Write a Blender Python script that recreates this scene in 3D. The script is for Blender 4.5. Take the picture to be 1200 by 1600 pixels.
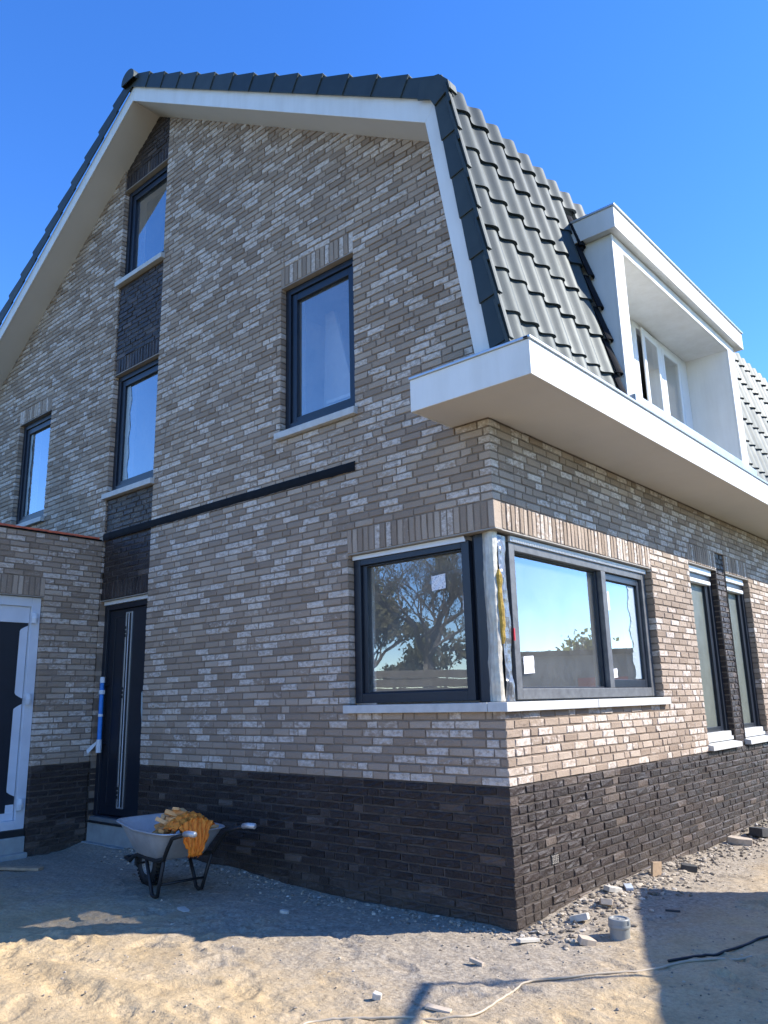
import bpy, math, random
import numpy as np
from mathutils import Vector, Matrix
random.seed(7); RNG = np.random.default_rng(7)
for o in list(bpy.data.objects): bpy.data.objects.remove(o)
S = bpy.context.scene; COL = S.collection; D = bpy.data
R = math.radians
# ------------------------------------------------------------------ camera, sky, sun, exposure
CAMP = Vector((3.04957, -4.73550, 1.45247)); YAW, PIT, ROLL = -0.714127, 0.235232, -0.02389; FPX = 1232.23
fwd = Vector((math.sin(YAW)*math.cos(PIT), math.cos(YAW)*math.cos(PIT), math.sin(PIT)))
rt0 = Vector((math.cos(YAW), -math.sin(YAW), 0)); up0 = rt0.cross(fwd)
rt = rt0*math.cos(ROLL)+up0*math.sin(ROLL); up = -rt0*math.sin(ROLL)+up0*math.cos(ROLL)
cd = D.cameras.new('camera'); cam = D.objects.new('camera', cd); COL.objects.link(cam)
cam.matrix_world = Matrix(((rt.x, up.x, -fwd.x, CAMP.x), (rt.y, up.y, -fwd.y, CAMP.y), (rt.z, up.z, -fwd.z, CAMP.z), (0, 0, 0, 1)))
cd.sensor_fit = 'VERTICAL'; cd.sensor_height = 36; cd.sensor_width = 27; cd.lens = FPX/1600*36; cd.clip_end = 2000; cd.clip_start = .05
S.camera = cam
SUN = Vector((1.0, 0.90, 0.947)).normalized()
W = D.worlds.new('World'); S.world = W; W.use_nodes = True
nt = W.node_tree; bg = nt.nodes['Background']
sky = nt.nodes.new('ShaderNodeTexSky'); sky.sky_type = 'NISHITA'; sky.sun_disc = False
sky.sun_elevation = math.asin(SUN.z); sky.sun_rotation = math.atan2(SUN.x, SUN.y)
sky.air_density = 1.0; sky.dust_density = 0.05; sky.ozone_density = 3.0; sky.altitude = 1500
hs = nt.nodes.new('ShaderNodeHueSaturation'); hs.inputs['Saturation'].default_value = 1.27; hs.inputs['Hue'].default_value = .512
nt.links.new(sky.outputs[0], hs.inputs['Color']); nt.links.new(hs.outputs[0], bg.inputs['Color'])
bg.inputs['Strength'].default_value = 0.137
sd = D.lights.new('sun', 'SUN'); sd.energy = 3.1; sd.angle = R(.5); sd.color = (1.0, .945, .86)
so = D.objects.new('sun', sd); COL.objects.link(so); so.rotation_euler = SUN.to_track_quat('Z', 'Y').to_euler(); so.location = (20, 18, 25)
vs = S.view_settings; vs.view_transform = 'Standard'; vs.look = 'None'; vs.exposure = 1.58; vs.gamma = 1
S.render.resolution_x, S.render.resolution_y = 768, 1024

# ------------------------------------------------------------------ materials
def mat(name, col=(.5, .5, .5), rough=.6, metal=0, spec=.5):
    m = D.materials.new(name); m.use_nodes = True; b = m.node_tree.nodes['Principled BSDF']
    b.inputs['Base Color'].default_value = (*col, 1); b.inputs['Roughness'].default_value = rough
    b.inputs['Metallic'].default_value = metal; b.inputs['Specular IOR Level'].default_value = spec
    return m
def N(m, t, **k):
    n = m.node_tree.nodes.new(t)
    for a, v in k.items():
        if a.startswith('i_'):
            key = a[2:]; n.inputs[int(key) if key.isdigit() else key].default_value = v
        else: setattr(n, a, v)
    return n
def L(m, a, b): m.node_tree.links.new(a, b)
def BS(m): return m.node_tree.nodes['Principled BSDF']
def noise(m, scale, detail=4, rough=.55, src=None, stretch=None):
    n = N(m, 'ShaderNodeTexNoise'); n.inputs['Scale'].default_value = scale; n.inputs['Detail'].default_value = detail; n.inputs['Roughness'].default_value = rough
    g = src or N(m, 'ShaderNodeNewGeometry').outputs['Position']
    if stretch:
        mp = N(m, 'ShaderNodeMapping'); mp.inputs['Scale'].default_value = stretch; L(m, g, mp.inputs[0]); g = mp.outputs[0]
    L(m, g, n.inputs['Vector']); return n.outputs['Fac']
def ramp(m, fac, stops, interp='LINEAR'):
    r = N(m, 'ShaderNodeValToRGB'); r.color_ramp.interpolation = interp; e = r.color_ramp.elements
    while len(e) < len(stops): e.new(.5)
    for el, (p, c) in zip(e, stops): el.position = p; el.color = (*c, 1) if len(c) == 3 else c
    L(m, fac, r.inputs[0]); return r.outputs[0]
def math_(m, op, a, b=None, clamp=False):
    n = N(m, 'ShaderNodeMath', operation=op, use_clamp=clamp)
    for i, x in enumerate((a, b)):
        if x is None: continue
        if isinstance(x, (int, float)): n.inputs[i].default_value = x
        else: L(m, x, n.inputs[i])
    return n.outputs[0]
def mix(m, fac, a, b, mode='MIX'):
    n = N(m, 'ShaderNodeMix', data_type='RGBA', blend_type=mode)
    for i, x in ((0, fac), (6, a), (7, b)):
        if isinstance(x, (int, float)): n.inputs[i].default_value = x
        elif isinstance(x, tuple): n.inputs[i].default_value = (*x, 1)
        else: L(m, x, n.inputs[i])
    return n.outputs[2]
def bump(m, h, strength=.3, dist=.01, prev=None):
    b = N(m, 'ShaderNodeBump'); b.inputs['Strength'].default_value = strength; b.inputs['Distance'].default_value = dist
    L(m, h, b.inputs['Height'])
    if prev: L(m, prev, b.inputs['Normal'])
    return b.outputs[0]
def setn(m, nrm): L(m, nrm, BS(m).inputs['Normal'])
def setc(m, c): L(m, c, BS(m).inputs['Base Color'])

def brick_mat(name, stops, wash, washamt, rough, bstr):
    m = mat(name, rough=rough, spec=.22 if name == 'pale_brick' else .34); g = N(m, 'ShaderNodeNewGeometry'); oi = N(m, 'ShaderNodeObjectInfo')
    r = math_(m, 'FRACT', math_(m, 'ADD', g.outputs['Random Per Island'], math_(m, 'MULTIPLY', oi.outputs['Random'], 17.3)))
    low = noise(m, .9, 2)
    rv = math_(m, 'ADD', r, math_(m, 'MULTIPLY', math_(m, 'SUBTRACT', low, .5), .55), True)
    base = ramp(m, rv, stops)
    r2 = math_(m, 'FRACT', math_(m, 'MULTIPLY', r, 37.7))
    w = noise(m, 19, 6, .7, stretch=(1, 1, 1.7))
    cov = math_(m, 'MULTIPLY', math_(m, 'SUBTRACT', r2, .38), 2.4, True)
    thr = math_(m, 'SUBTRACT', .74, math_(m, 'MULTIPLY', cov, washamt))
    msk = math_(m, 'MULTIPLY', math_(m, 'SUBTRACT', w, thr), 4.5, True)
    c = mix(m, math_(m, 'MULTIPLY', msk, .88), base, wash)
    fine = noise(m, 160, 4, .7)
    c = mix(m, .55, c, ramp(m, fine, [(.25, (.55, .55, .55)), (.75, (1.35, 1.33, 1.3))]), 'MULTIPLY')
    st = noise(m, .7, 5, .6, stretch=(1, 1, .35))
    c = mix(m, .5, c, ramp(m, st, [(.3, (.78, .78, .80)), (.65, (1.14, 1.12, 1.10))]), 'MULTIPLY')
    if name == 'dark_brick':
        sp = N(m, 'ShaderNodeSeparateXYZ'); L(m, g.outputs['Position'], sp.inputs[0]); dn = noise(m, 2.4, 6, .65)
        k = math_(m, 'ADD', math_(m, 'SUBTRACT', .20, sp.outputs[2]), math_(m, 'MULTIPLY', math_(m, 'SUBTRACT', dn, .5), .75)); k = math_(m, 'MULTIPLY', k, 1.9, True)
        c = mix(m, math_(m, 'MULTIPLY', k, .42), c, (.24, .195, .145))
    setc(m, c)
    n1 = bump(m, noise(m, 38, 4, .6), bstr, .012); setn(m, bump(m, fine, bstr*.7, .005, n1))
    return m
PALE = brick_mat('pale_brick', [(0, (.290, .221, .165)), (.3, (.338, .262, .198)), (.6, (.378, .295, .225)), (.85, (.42, .334, .258)), (1, (.48, .392, .31))], (.70, .625, .55), .39, .85, .6)
DARK = brick_mat('dark_brick', [(0, (.028, .020, .018)), (.5, (.040, .029, .026)), (.88, (.052, .038, .033)), (.97, (.11, .082, .066)), (1, (.13, .10, .08))], (.13, .11, .097), .22, .46, .9)
def mortar(name, c0, c1):
    m = mat(name, rough=.95, spec=.2); f = noise(m, 9, 5); setc(m, ramp(m, f, [(.3, c0), (.7, c1)])); setn(m, bump(m, noise(m, 120, 4, .7), .6, .006)); return m
MORTAR = mortar('mortar_grey', (.19, .149, .113), (.265, .21, .163)); DMORT = mortar('mortar_dark', (.065, .053, .045), (.12, .10, .085))
def plain(name, col, rough=.5, var=.06, bs=.08, sc=6, metal=0, spec=.5, bsc=60):
    m = mat(name, col, rough, metal, spec); f = noise(m, sc, 5, .6)
    a = tuple(x*(1-var) for x in col); b = tuple(min(1, x*(1+var)) for x in col)
    setc(m, ramp(m, f, [(.3, a), (.7, b)])); setn(m, bump(m, noise(m, bsc, 4, .6), bs, .004))
    rr = N(m, 'ShaderNodeMapRange'); rr.inputs['To Min'].default_value = rough*.85; rr.inputs['To Max'].default_value = min(1, rough*1.2); L(m, noise(m, sc*2.7, 4), rr.inputs[0]); L(m, rr.outputs[0], BS(m).inputs['Roughness'])
    return m
WHITE = plain('white_trespa', (.76, .74, .69), .45, .03, .02, 2)
def _streak(m, a, b_):
    sk = noise(m, 7, 5, .6, stretch=(1, 1, .12)); d = noise(m, 1.3, 4, .6); src = BS(m).inputs['Base Color'].links[0].from_socket
    c = mix(m, .8, src, ramp(m, sk, [(.38, a), (.62, b_)]), 'MULTIPLY'); setc(m, mix(m, .6, c, ramp(m, d, [(.35, (.93, .92, .90)), (.6, (1.02, 1.02, 1.02))]), 'MULTIPLY'))
_streak(WHITE, (.93, .92, .90), (1.02, 1.02, 1.02))
PLASTER = plain('plaster', (.62, .61, .58), .9, .05, .1, 2)
SCREED = plain('screed', (.30, .29, .27), .9, .1, .1, 3)
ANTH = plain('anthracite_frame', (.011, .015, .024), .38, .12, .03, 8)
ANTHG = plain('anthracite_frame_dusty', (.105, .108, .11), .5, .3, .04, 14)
CONC = plain('sill_concrete', (.52, .52, .50), .8, .10, .15, 12)
CONCD = plain('step_concrete', (.30, .32, .31), .85, .16, .2, 7)
ALU = plain('aluminium_trim', (.50, .52, .53), .35, .06, .03, 10, .7)
GRILLE = plain('vent_grille_white', (.66, .69, .72), .4, .05, .03, 10)
LINT = plain('lintel_steel', (.30, .27, .23), .6, .1, .05, 9)
ZINC = plain('zinc_strip', (.42, .47, .51), .42, .14, .05, 5, .55)
BLACK = plain('black_rubber', (.012, .013, .014), .55, .2, .1, 10)
LEAD = plain('black_flashing', (.010, .011, .014), .8, .25, .25, 5, spec=.12)
REDTAPE = plain('orange_red_edge', (.66, .15, .075), .6, .15, .05, 8)
SOFF = plain('white_soffit', (.64, .60, .54), .55, .03, .02, 2)
UPVC = plain('white_upvc', (.78, .78, .76), .3, .02, .02, 3)
GREYPVC = plain('grey_pvc', (.25, .26, .25), .4, .08, .04, 18)
STEEL = plain('galvanised_steel', (.50, .52, .53), .42, .14, .06, 9, .45)
WOODP = plain('raw_plank', (.40, .29, .19), .8, .2, .2, 12)
HOSE = plain('beige_hose', (.43, .355, .255), .5, .1, .05, 12)
CABLE = plain('black_cable', (.015, .015, .016), .5, .1, .05, 12)
PAPER = mat('paper', (.8, .8, .8), .8)
def _paper():
    m = PAPER; g = N(m, 'ShaderNodeTexCoord').outputs['Generated']
    w = noise(m, 3.2, 3, .7, g, (2.2, 1, 6)); setc(m, ramp(m, w, [(.50, (.80, .80, .81)), (.62, (.34, .34, .38))]))
_paper()
TILE = mat('roof_tile_anthracite', (.02, .022, .024), .42, 0, .42)
def _tile():
    m = TILE; BS(m).inputs['Specular Tint'].default_value = (.84, .98, 1, 1); oi = N(m, 'ShaderNodeObjectInfo'); a = ramp(m, oi.outputs['Random'], [(0, (.022, .029, .030)), (1, (.040, .049, .048))])
    f = noise(m, 7, 5, .65); setc(m, mix(m, .5, a, ramp(m, f, [(.3, (.7, .7, .7)), (.7, (1.4, 1.38, 1.35))]), 'MULTIPLY'))
    rr = N(m, 'ShaderNodeMapRange'); rr.inputs['To Min'].default_value = .50; rr.inputs['To Max'].default_value = .64; L(m, math_(m, 'ADD', math_(m, 'MULTIPLY', noise(m, 11, 4), .6), math_(m, 'MULTIPLY', oi.outputs['Random'], .5)), rr.inputs[0]); L(m, rr.outputs[0], BS(m).inputs['Roughness'])
    setn(m, bump(m, noise(m, 220, 3, .6), .06, .003))
_tile()
def glass_mat(name, tint, f0, f1, rough=0.0):
    m = D.materials.new(name); m.use_nodes = True; t = m.node_tree; t.nodes.clear()
    out = N(m, 'ShaderNodeOutputMaterial'); tr = N(m, 'ShaderNodeBsdfTransparent'); tr.inputs[0].default_value = (*tint, 1)
    gl = N(m, 'ShaderNodeBsdfGlossy'); gl.inputs['Roughness'].default_value = rough; gl.inputs[0].default_value = (.92, .95, .97, 1)
    lw = N(m, 'ShaderNodeLayerWeight'); lw.inputs[0].default_value = .5
    fac = math_(m, 'ADD', math_(m, 'MULTIPLY', math_(m, 'POWER', lw.outputs['Facing'], 2.2), f1), f0, True)
    fac = math_(m, 'MULTIPLY', fac, math_(m, 'SUBTRACT', 1.0, N(m, 'ShaderNodeNewGeometry').outputs['Backfacing']))
    b = N(m, 'ShaderNodeBump'); b.inputs['Strength'].default_value = .025; b.inputs['Distance'].default_value = .02
    L(m, noise(m, 2.2, 2), b.inputs['Height']); L(m, b.outputs[0], gl.inputs['Normal'])
    df = N(m, 'ShaderNodeBsdfDiffuse'); df.inputs[0].default_value = (.42, .42, .40, 1)
    m0 = N(m, 'ShaderNodeMixShader'); L(m, math_(m, 'MULTIPLY', noise(m, 3.5, 5, .65), .27), m0.inputs[0]); L(m, tr.outputs[0], m0.inputs[1]); L(m, df.outputs[0], m0.inputs[2]); tr = m0
    mx = N(m, 'ShaderNodeMixShader'); L(m, fac, mx.inputs[0]); L(m, tr.outputs[0], mx.inputs[1]); L(m, gl.outputs[0], mx.inputs[2]); L(m, mx.outputs[0], out.inputs[0])
    return m
GLASS = glass_mat('window_glass', (.985, .99, .987), .13, .95)
FILM = D.materials.new('protective_film'); FILM.use_nodes = True
def _film():
    m = FILM; b = BS(m); b.inputs['Base Color'].default_value = (.55, .64, .66, 1); b.inputs['Roughness'].default_value = .35; b.inputs['Alpha'].default_value = .55
_film()
FILM2 = D.materials.new('dusty_film'); FILM2.use_nodes = True; BS(FILM2).inputs['Base Color'].default_value = (.17, .185, .155, 1); BS(FILM2).inputs['Roughness'].default_value = .4
L(FILM2, ramp(FILM2, noise(FILM2, 5, 4), [(.3, (.62, .62, .62)), (.7, (.85, .85, .85))]), BS(FILM2).inputs['Alpha'])
FOILW = plain('silver_foil', (.50, .455, .37), .36, .22, .3, 14, .12, bsc=30)
FOILG = plain('grey_foil', (.20, .205, .21), .28, .25, .35, 16, .5, bsc=26)
FOAM = plain('yellow_foam', (.42, .27, .05), .9, .35, .9, 40, bsc=50)
REDP = plain('red_plastic', (.55, .03, .05), .5, .1)
BLUEP = plain('blue_plastic', (.02, .20, .62), .45, .12, .1, 14)
TAPE = plain('white_tape', (.62, .66, .70), .6, .12, .2, 20)
FILMW = plain('white_door_film', (.60, .64, .70), .4, .08, .15, 3, bsc=14)
ORANGE = mat('orange_net', (.75, .22, .02), .7)
def _net():
    m = ORANGE; f = noise(m, 60, 3, .6, stretch=(1, 1, .3)); setc(m, ramp(m, f, [(.35, (.78, .17, .008)), (.65, (.98, .32, .03))])); setn(m, bump(m, noise(m, 45, 4, .6, stretch=(1, 1, .25)), .8, .012))
_net()
FIRE = mat('firewood', (.62, .40, .2), .85)
def _fire():
    m = FIRE; oi = N(m, 'ShaderNodeObjectInfo'); a = ramp(m, oi.outputs['Random'], [(0, (.55, .22, .06)), (.6, (.70, .36, .13)), (1, (.76, .46, .22))])
    g = N(m, 'ShaderNodeTexCoord').outputs['Object']
    f = noise(m, 30, 4, .6, g, (.15, 1, 1)); setc(m, mix(m, .6, a, ramp(m, f, [(.3, (.7, .68, .62)), (.7, (1.2, 1.2, 1.2))]), 'MULTIPLY'))
_fire()
LEAFO = plain('young_leaf', (.22, .19, .09), .6, .3, .1, 3); LEAFG = plain('green_leaf', (.055, .085, .022), .55, .35, .1, 2)
for m in (LEAFO, LEAFG):
    tl = N(m, 'ShaderNodeBsdfTranslucent'); tl.inputs[0].default_value = (.30, .32, .09, 1); mx = N(m, 'ShaderNodeMixShader'); mx.inputs[0].default_value = .45
    out = m.node_tree.nodes['Material Output']; L(m, BS(m).outputs[0], mx.inputs[1]); L(m, tl.outputs[0], mx.inputs[2]); L(m, mx.outputs[0], out.inputs[0])
BARK = plain('bark', (.15, .125, .10), .9, .3, .6, 8, bsc=25)
FENCE = plain('fence_board', (.20, .175, .14), .85, .25, .2, 6)
CONT = plain('container_paint', (.17, .17, .165), .5, .15, .1, 4)
STONE = mat('rubble_stone', rough=.9)
def _stone():
    m = STONE; g = N(m, 'ShaderNodeNewGeometry'); oi = N(m, 'ShaderNodeObjectInfo'); r = math_(m, 'FRACT', math_(m, 'ADD', g.outputs['Random Per Island'], math_(m, 'MULTIPLY', oi.outputs['Random'], 11.7)))
    a = ramp(m, r, [(0, (.14, .115, .085)), (.35, (.28, .235, .18)), (.7, (.41, .345, .26)), (.92, (.50, .43, .335)), (1, (.60, .55, .47))])
    setc(m, mix(m, .5, a, ramp(m, noise(m, 55, 4), [(.3, (.75, .75, .75)), (.7, (1.2, 1.2, 1.2))]), 'MULTIPLY')); setn(m, bump(m, noise(m, 90, 4), .5, .006))
_stone()
GROUND = mat('sand_and_soil', rough=.95, spec=.15)
def _ground():
    m = GROUND; g = N(m, 'ShaderNodeNewGeometry').outputs['Position']; sp = N(m, 'ShaderNodeSeparateXYZ'); L(m, g, sp.inputs[0])
    big = noise(m, .55, 5, .6, g); med = noise(m, 3.2, 6, .65, g); fine = noise(m, 38, 6, .7, g); grit = noise(m, 190, 3, .7, g)
    sand = ramp(m, med, [(.28, (.39, .288, .165)), (.5, (.49, .368, .215)), (.72, (.56, .43, .262))])
    soil = ramp(m, fine, [(.25, (.21, .178, .138)), (.5, (.325, .28, .222)), (.75, (.46, .405, .325))])
    # builders' dust and soil lies in a band along both walls
    dx = math_(m, 'MAXIMUM', sp.outputs[0], 0.0); dy = math_(m, 'MAXIMUM', math_(m, 'MULTIPLY', sp.outputs[1], -1.0), 0.0)
    dist = math_(m, 'SQRT', math_(m, 'ADD', math_(m, 'MULTIPLY', math_(m, 'MULTIPLY', dx, dx), 3.2), math_(m, 'MULTIPLY', dy, dy)))
    k = math_(m, 'SUBTRACT', 1.75, dist); k = math_(m, 'ADD', k, math_(m, 'MULTIPLY', math_(m, 'SUBTRACT', big, .5), 2.6)); k = math_(m, 'ADD', k, math_(m, 'MULTIPLY', math_(m, 'SUBTRACT', med, .5), 1.8))
    k = math_(m, 'MULTIPLY', math_(m, 'ADD', k, .25), .9, True)
    c = mix(m, math_(m, 'MULTIPLY', k, .92), sand, soil)
    c = mix(m, .7, c, ramp(m, fine, [(.28, (.66, .64, .62)), (.5, (1, 1, 1)), (.72, (1.22, 1.2, 1.17))]), 'MULTIPLY')
    c = mix(m, .35, c, ramp(m, grit, [(.3, (.6, .6, .6)), (.7, (1.3, 1.3, 1.3))]), 'MULTIPLY')
    sp2 = ramp(m, noise(m, 21, 2, .4, g), [(.70, (0, 0, 0)), (.74, (1, 1, 1))]); c = mix(m, math_(m, 'MULTIPLY', sp2, .6), c, (.17, .14, .10))
    far = math_(m, 'SQRT', math_(m, 'ADD', math_(m, 'POWER', sp.outputs[0], 2.0), math_(m, 'POWER', math_(m, 'ADD', sp.outputs[1], 1.0), 2.0)))
    far = math_(m, 'MULTIPLY', math_(m, 'ADD', math_(m, 'SUBTRACT', far, 5.4), math_(m, 'MULTIPLY', math_(m, 'SUBTRACT', big, .5), 3.0)), .7, True)
    c = mix(m, far, c, ramp(m, fine, [(.3, (.045, .05, .022)), (.7, (.10, .10, .05))]))
    setc(m, c)
    n = bump(m, noise(m, 14, 5, .6, g), .5, .03); n = bump(m, fine, .6, .012, n); setn(m, bump(m, grit, .35, .004, n))
_ground()

# ------------------------------------------------------------------ mesh helpers
def tag(o, label=None, cat=None, group=None, kind=None):
    for k, v in (('label', label), ('category', cat), ('group', group), ('kind', kind)):
        if v: o[k] = v
    return o
def empty(name, loc=(0, 0, 0), rz=0, **k):
    o = D.objects.new(name, None); COL.objects.link(o); o.location = loc; o.rotation_euler.z = rz; o.empty_display_size = .2
    return tag(o, **k)
GAB = lambda u, w, z: (u, w, z)
SID = lambda u, w, z: (-w, u, z)
GX = -5.47
GAR = lambda u, w, z: (GX-w, u, z)
class MB:
    def __init__(s): s.v = []; s.f = []; s.m = []
    def add(s, v, f, mi=0):
        b = len(s.v); s.v += [tuple(p) for p in v]; s.f += [tuple(i+b for i in q) for q in f]; s.m += [mi]*len(f); return s
    def box(s, x0, x1, y0, y1, z0, z1, mi=0, M=None):
        v = [(x, y, z) for z in (z0, z1) for y in (y0, y1) for x in (x0, x1)]
        if M: v = [M(*p) for p in v]
        return s.add(v, [(0, 2, 3, 1), (4, 5, 7, 6), (0, 1, 5, 4), (2, 6, 7, 3), (0, 4, 6, 2), (1, 3, 7, 5)], mi)
    def prism(s, poly, axis, a, b, mi=0):
        P = {'z': lambda p, h: (p[0], p[1], h), 'y': lambda p, h: (p[0], h, p[1]), 'x': lambda p, h: (h, p[0], p[1])}[axis]
        n = len(poly); v = [P(p, a) for p in poly]+[P(p, b) for p in poly]
        return s.add(v, [tuple(range(n))[::-1], tuple(range(n, 2*n))]+[(i, (i+1) % n, n+(i+1) % n, n+i) for i in range(n)], mi)
    def tube(s, pts, r, seg=8, mi=0, cap=True):
        pts = [Vector(p) for p in pts]; rs = r if isinstance(r, (list, tuple)) else [r]*len(pts); ring = []; prev = None
        for i, p in enumerate(pts):
            t = (pts[min(i+1, len(pts)-1)]-pts[max(i-1, 0)]).normalized()
            a = prev if prev is not None else (Vector((0, 0, 1)) if abs(t.z) < .9 else Vector((1, 0, 0)))
            n = (a-t*a.dot(t)).normalized(); prev = n; b = t.cross(n)
            ring.append([p+(n*math.cos(2*math.pi*k/seg)+b*math.sin(2*math.pi*k/seg))*rs[i] for k in range(seg)])
        v = [q for rg in ring for q in rg]; f = [(i*seg+k, i*seg+(k+1) % seg, (i+1)*seg+(k+1) % seg, (i+1)*seg+k) for i in range(len(pts)-1) for k in range(seg)]
        if cap: f += [tuple(range(seg))[::-1], tuple(range((len(pts)-1)*seg, len(pts)*seg))]
        return s.add(v, f, mi)
    def lathe(s, prof, seg=28, c=(0, 0, 0), mi=0, axis='z'):
        v = []
        for r, h in prof:
            for k in range(seg):
                a = 2*math.pi*k/seg; q = (r*math.cos(a), r*math.sin(a), h)
                if axis == 'y': q = (q[0], q[2], q[1])
                v.append((q[0]+c[0], q[1]+c[1], q[2]+c[2]))
        f = [(i*seg+k, i*seg+(k+1) % seg, (i+1)*seg+(k+1) % seg, (i+1)*seg+k) for i in range(len(prof)-1) for k in range(seg)]
        return s.add(v, f, mi)
    def grid(s, P, mi=0):
        nu, nv = len(P), len(P[0]); v = [p for row in P for p in row]
        return s.add(v, [(i*nv+j, (i+1)*nv+j, (i+1)*nv+j+1, i*nv+j+1) for i in range(nu-1) for j in range(nv-1)], mi)
    def build(s, name, mats, parent=None, bevel=0, smooth=False, solid=0, fix=True):
        me = D.meshes.new(name); me.from_pydata(s.v, [], s.f)
        if not isinstance(mats, (list, tuple)): mats = [mats]
        for m in mats: me.materials.append(m)
        if len(mats) > 1: me.polygons.foreach_set('material_index', s.m)
        if smooth: me.polygons.foreach_set('use_smooth', [True]*len(s.f))
        if fix:
            import bmesh
            bm = bmesh.new(); bm.from_mesh(me); bmesh.ops.recalc_face_normals(bm, faces=bm.faces); bm.to_mesh(me); bm.free()
        me.update(); o = D.objects.new(name, me); COL.objects.link(o)
        if solid: md = o.modifiers.new('thick', 'SOLIDIFY'); md.thickness = solid; md.offset = 0
        if bevel: md = o.modifiers.new('bevel', 'BEVEL'); md.width = bevel; md.segments = 2; md.limit_method = 'ANGLE'; md.angle_limit = R(40)
        if parent is not None:
            o.parent = parent; o.location = -parent.location if parent.type == 'EMPTY' and parent.rotation_euler.z == 0 and parent.get('local') is None else (0, 0, 0)
        return o
def vnoise(X, Y, cell, seed):
    r = np.random.default_rng(seed); T = r.random((256, 256)); x = X/cell; y = Y/cell; i = np.floor(x).astype(int); j = np.floor(y).astype(int); fx = x-i; fy = y-j
    fx = fx*fx*(3-2*fx); fy = fy*fy*(3-2*fy); g = lambda a, b_: T[a % 256, b_ % 256]
    return (g(i, j)*(1-fx)+g(i+1, j)*fx)*(1-fy)+(g(i, j+1)*(1-fx)+g(i+1, j+1)*fx)*fy-.5
def project(p):
    d = Vector(p)-CAMP; z = d.dot(fwd)
    if z < .1: return None
    return 600+FPX*d.dot(rt)/z, 800-FPX*d.dot(up)/z, z

# ------------------------------------------------------------------ numbers of the house
C = .0625; BH = .0492; JT = .0125
ZP = 14*C; ZL = 2.663; ZN = 2.850; ZU = 5.475; ZA = 8.10; ZS = 3.50
AX, AZ, SL = -4.75, 8.873, .634          # apex of the wall under the soffit, slope
XA, XB = -5.463, -4.477                  # dark strip
house = empty('house', (0, 0, 0), label='new pale brick house with dark mansard roof, dormer and corner window', cat='house')
garage = empty('garage', (GX, 0, 0), label='low flat brick garage wing left of the front door', cat='garage')
# openings: (u0,u1,z0,z1)
G_OPEN = [(-1.474, .5, 22*C, ZL), (-2.342, -1.361, 62*C, ZU), (XA, XB, 62*C, ZU), (XA, XB, 107*C, ZA), (XA, XB, -.5, ZL), (-8.02, -7.063, 62*C, ZU)]
G_SOLD = [(-1.474, 0, ZL, 46*C, 0), (-2.342, -1.361, ZU, 91*C, 0), (XA, XB, ZU, 91*C, 1), (XA, XB, ZA, 133*C, 1), (XA, XB, ZL, 46*C, 1), (-8.02, -7.063, ZU, 91*C, 0)]
S_OPEN = [(-.5, 2.758, 22*C, ZL), (3.786, 4.655, 14*C+.001, ZN), (4.987, 5.814, 14*C+.001, ZN)]
S_SOLD = [(.112, 2.758, ZL, 46*C, 0), (3.786, 4.655, ZN, 49*C, 0), (4.987, 5.814, ZN, 49*C, 0)]
K_OPEN = [(-1.62, -.66, -.5, ZL)]
K_SOLD = [(-1.62, -.66, ZL, 46*C, 0)]

# ------------------------------------------------------------------ wall cores (mortar behind the bricks, plaster inside)
def core(name, M, u0, u1, z0, z1, opens, dark, parent, keep=None, thick=.34, rec=.008):
    us = sorted({u0, u1, *[x for o in opens for x in o[:2] if u0 < x < u1], *[x for d in dark for x in d[:2] if u0 < x < u1]})
    zs = sorted({z0, z1, *[x for o in opens for x in o[2:4] if z0 < x < z1], *[x for d in dark for x in d[2:4] if z0 < x < z1]})
    def sub(a):
        out = []
        for p, q in zip(a, a[1:]):
            n = max(1, int((q-p)/.25)); out += [p+(q-p)*i/n for i in range(n)]
        return out+[a[-1]]
    if keep: us, zs = sub(us), sub(zs)
    b = MB(); hole = lambda u, z: any(o[0] < u < o[1] and o[2] < z < o[3] for o in opens) or (keep and not keep(u, z))
    for a0, a1 in zip(us, us[1:]):
        for c0, c1 in zip(zs, zs[1:]):
            um, zm = (a0+a1)/2, (c0+c1)/2
            if hole(um, zm): continue
            mi = 1 if any(d[0] < um < d[1] and d[2] < zm < d[3] for d in dark) else 0
            r = rec+(.02 if mi and zm > ZP+.02 else .002 if mi else 0)
            b.add([M(a0, r, c0), M(a1, r, c0), M(a1, r, c1), M(a0, r, c1)], [(0, 1, 2, 3)], mi)
            i0, i1 = (a0, min(a1, -.12)) if M is GAB else (max(a0, .12), a1) if M is SID else (a0, a1)
            if i1-i0 > .01: b.add([M(i0, thick, c0), M(i1, thick, c0), M(i1, thick, c1), M(i0, thick, c1)], [(3, 2, 1, 0)], 2)
    for o in opens:
        e = .008; a0, a1, c0, c1 = max(o[0]-e, u0), min(o[1]+e, u1), max(o[2]-e, z0), o[3]+e
        for w0, w1, mi in ((rec, .10, 0), (.10, thick, 2)):
            q = []
            if o[0] > u0: q.append([(a0, w0, c0), (a0, w1, c0), (a0, w1, c1), (a0, w0, c1)])
            if o[1] < u1: q.append([(a1, w0, c0), (a1, w1, c0), (a1, w1, c1), (a1, w0, c1)])
            q.append([(a0, w0, c1), (a1, w0, c1), (a1, w1, c1), (a0, w1, c1)])
            if o[2] > z0: q.append([(a0, w0, c0), (a1, w0, c0), (a1, w1, c0), (a0, w1, c0)])
            for p in q: b.add([M(*x) for x in p], [(0, 1, 2, 3)], mi)
    return b.build(name, [MORTAR, DMORT, PLASTER], parent, fix=False)
roofz = lambda x: AZ-SL*abs(x-AX)
gkeep = lambda u, z: z < roofz(u)+.12 and u < .2-(z-3.7)*.177+.05
G_DARK = [(-20, 20, -.6, ZP), (XA, XB, ZP, 9)]
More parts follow.
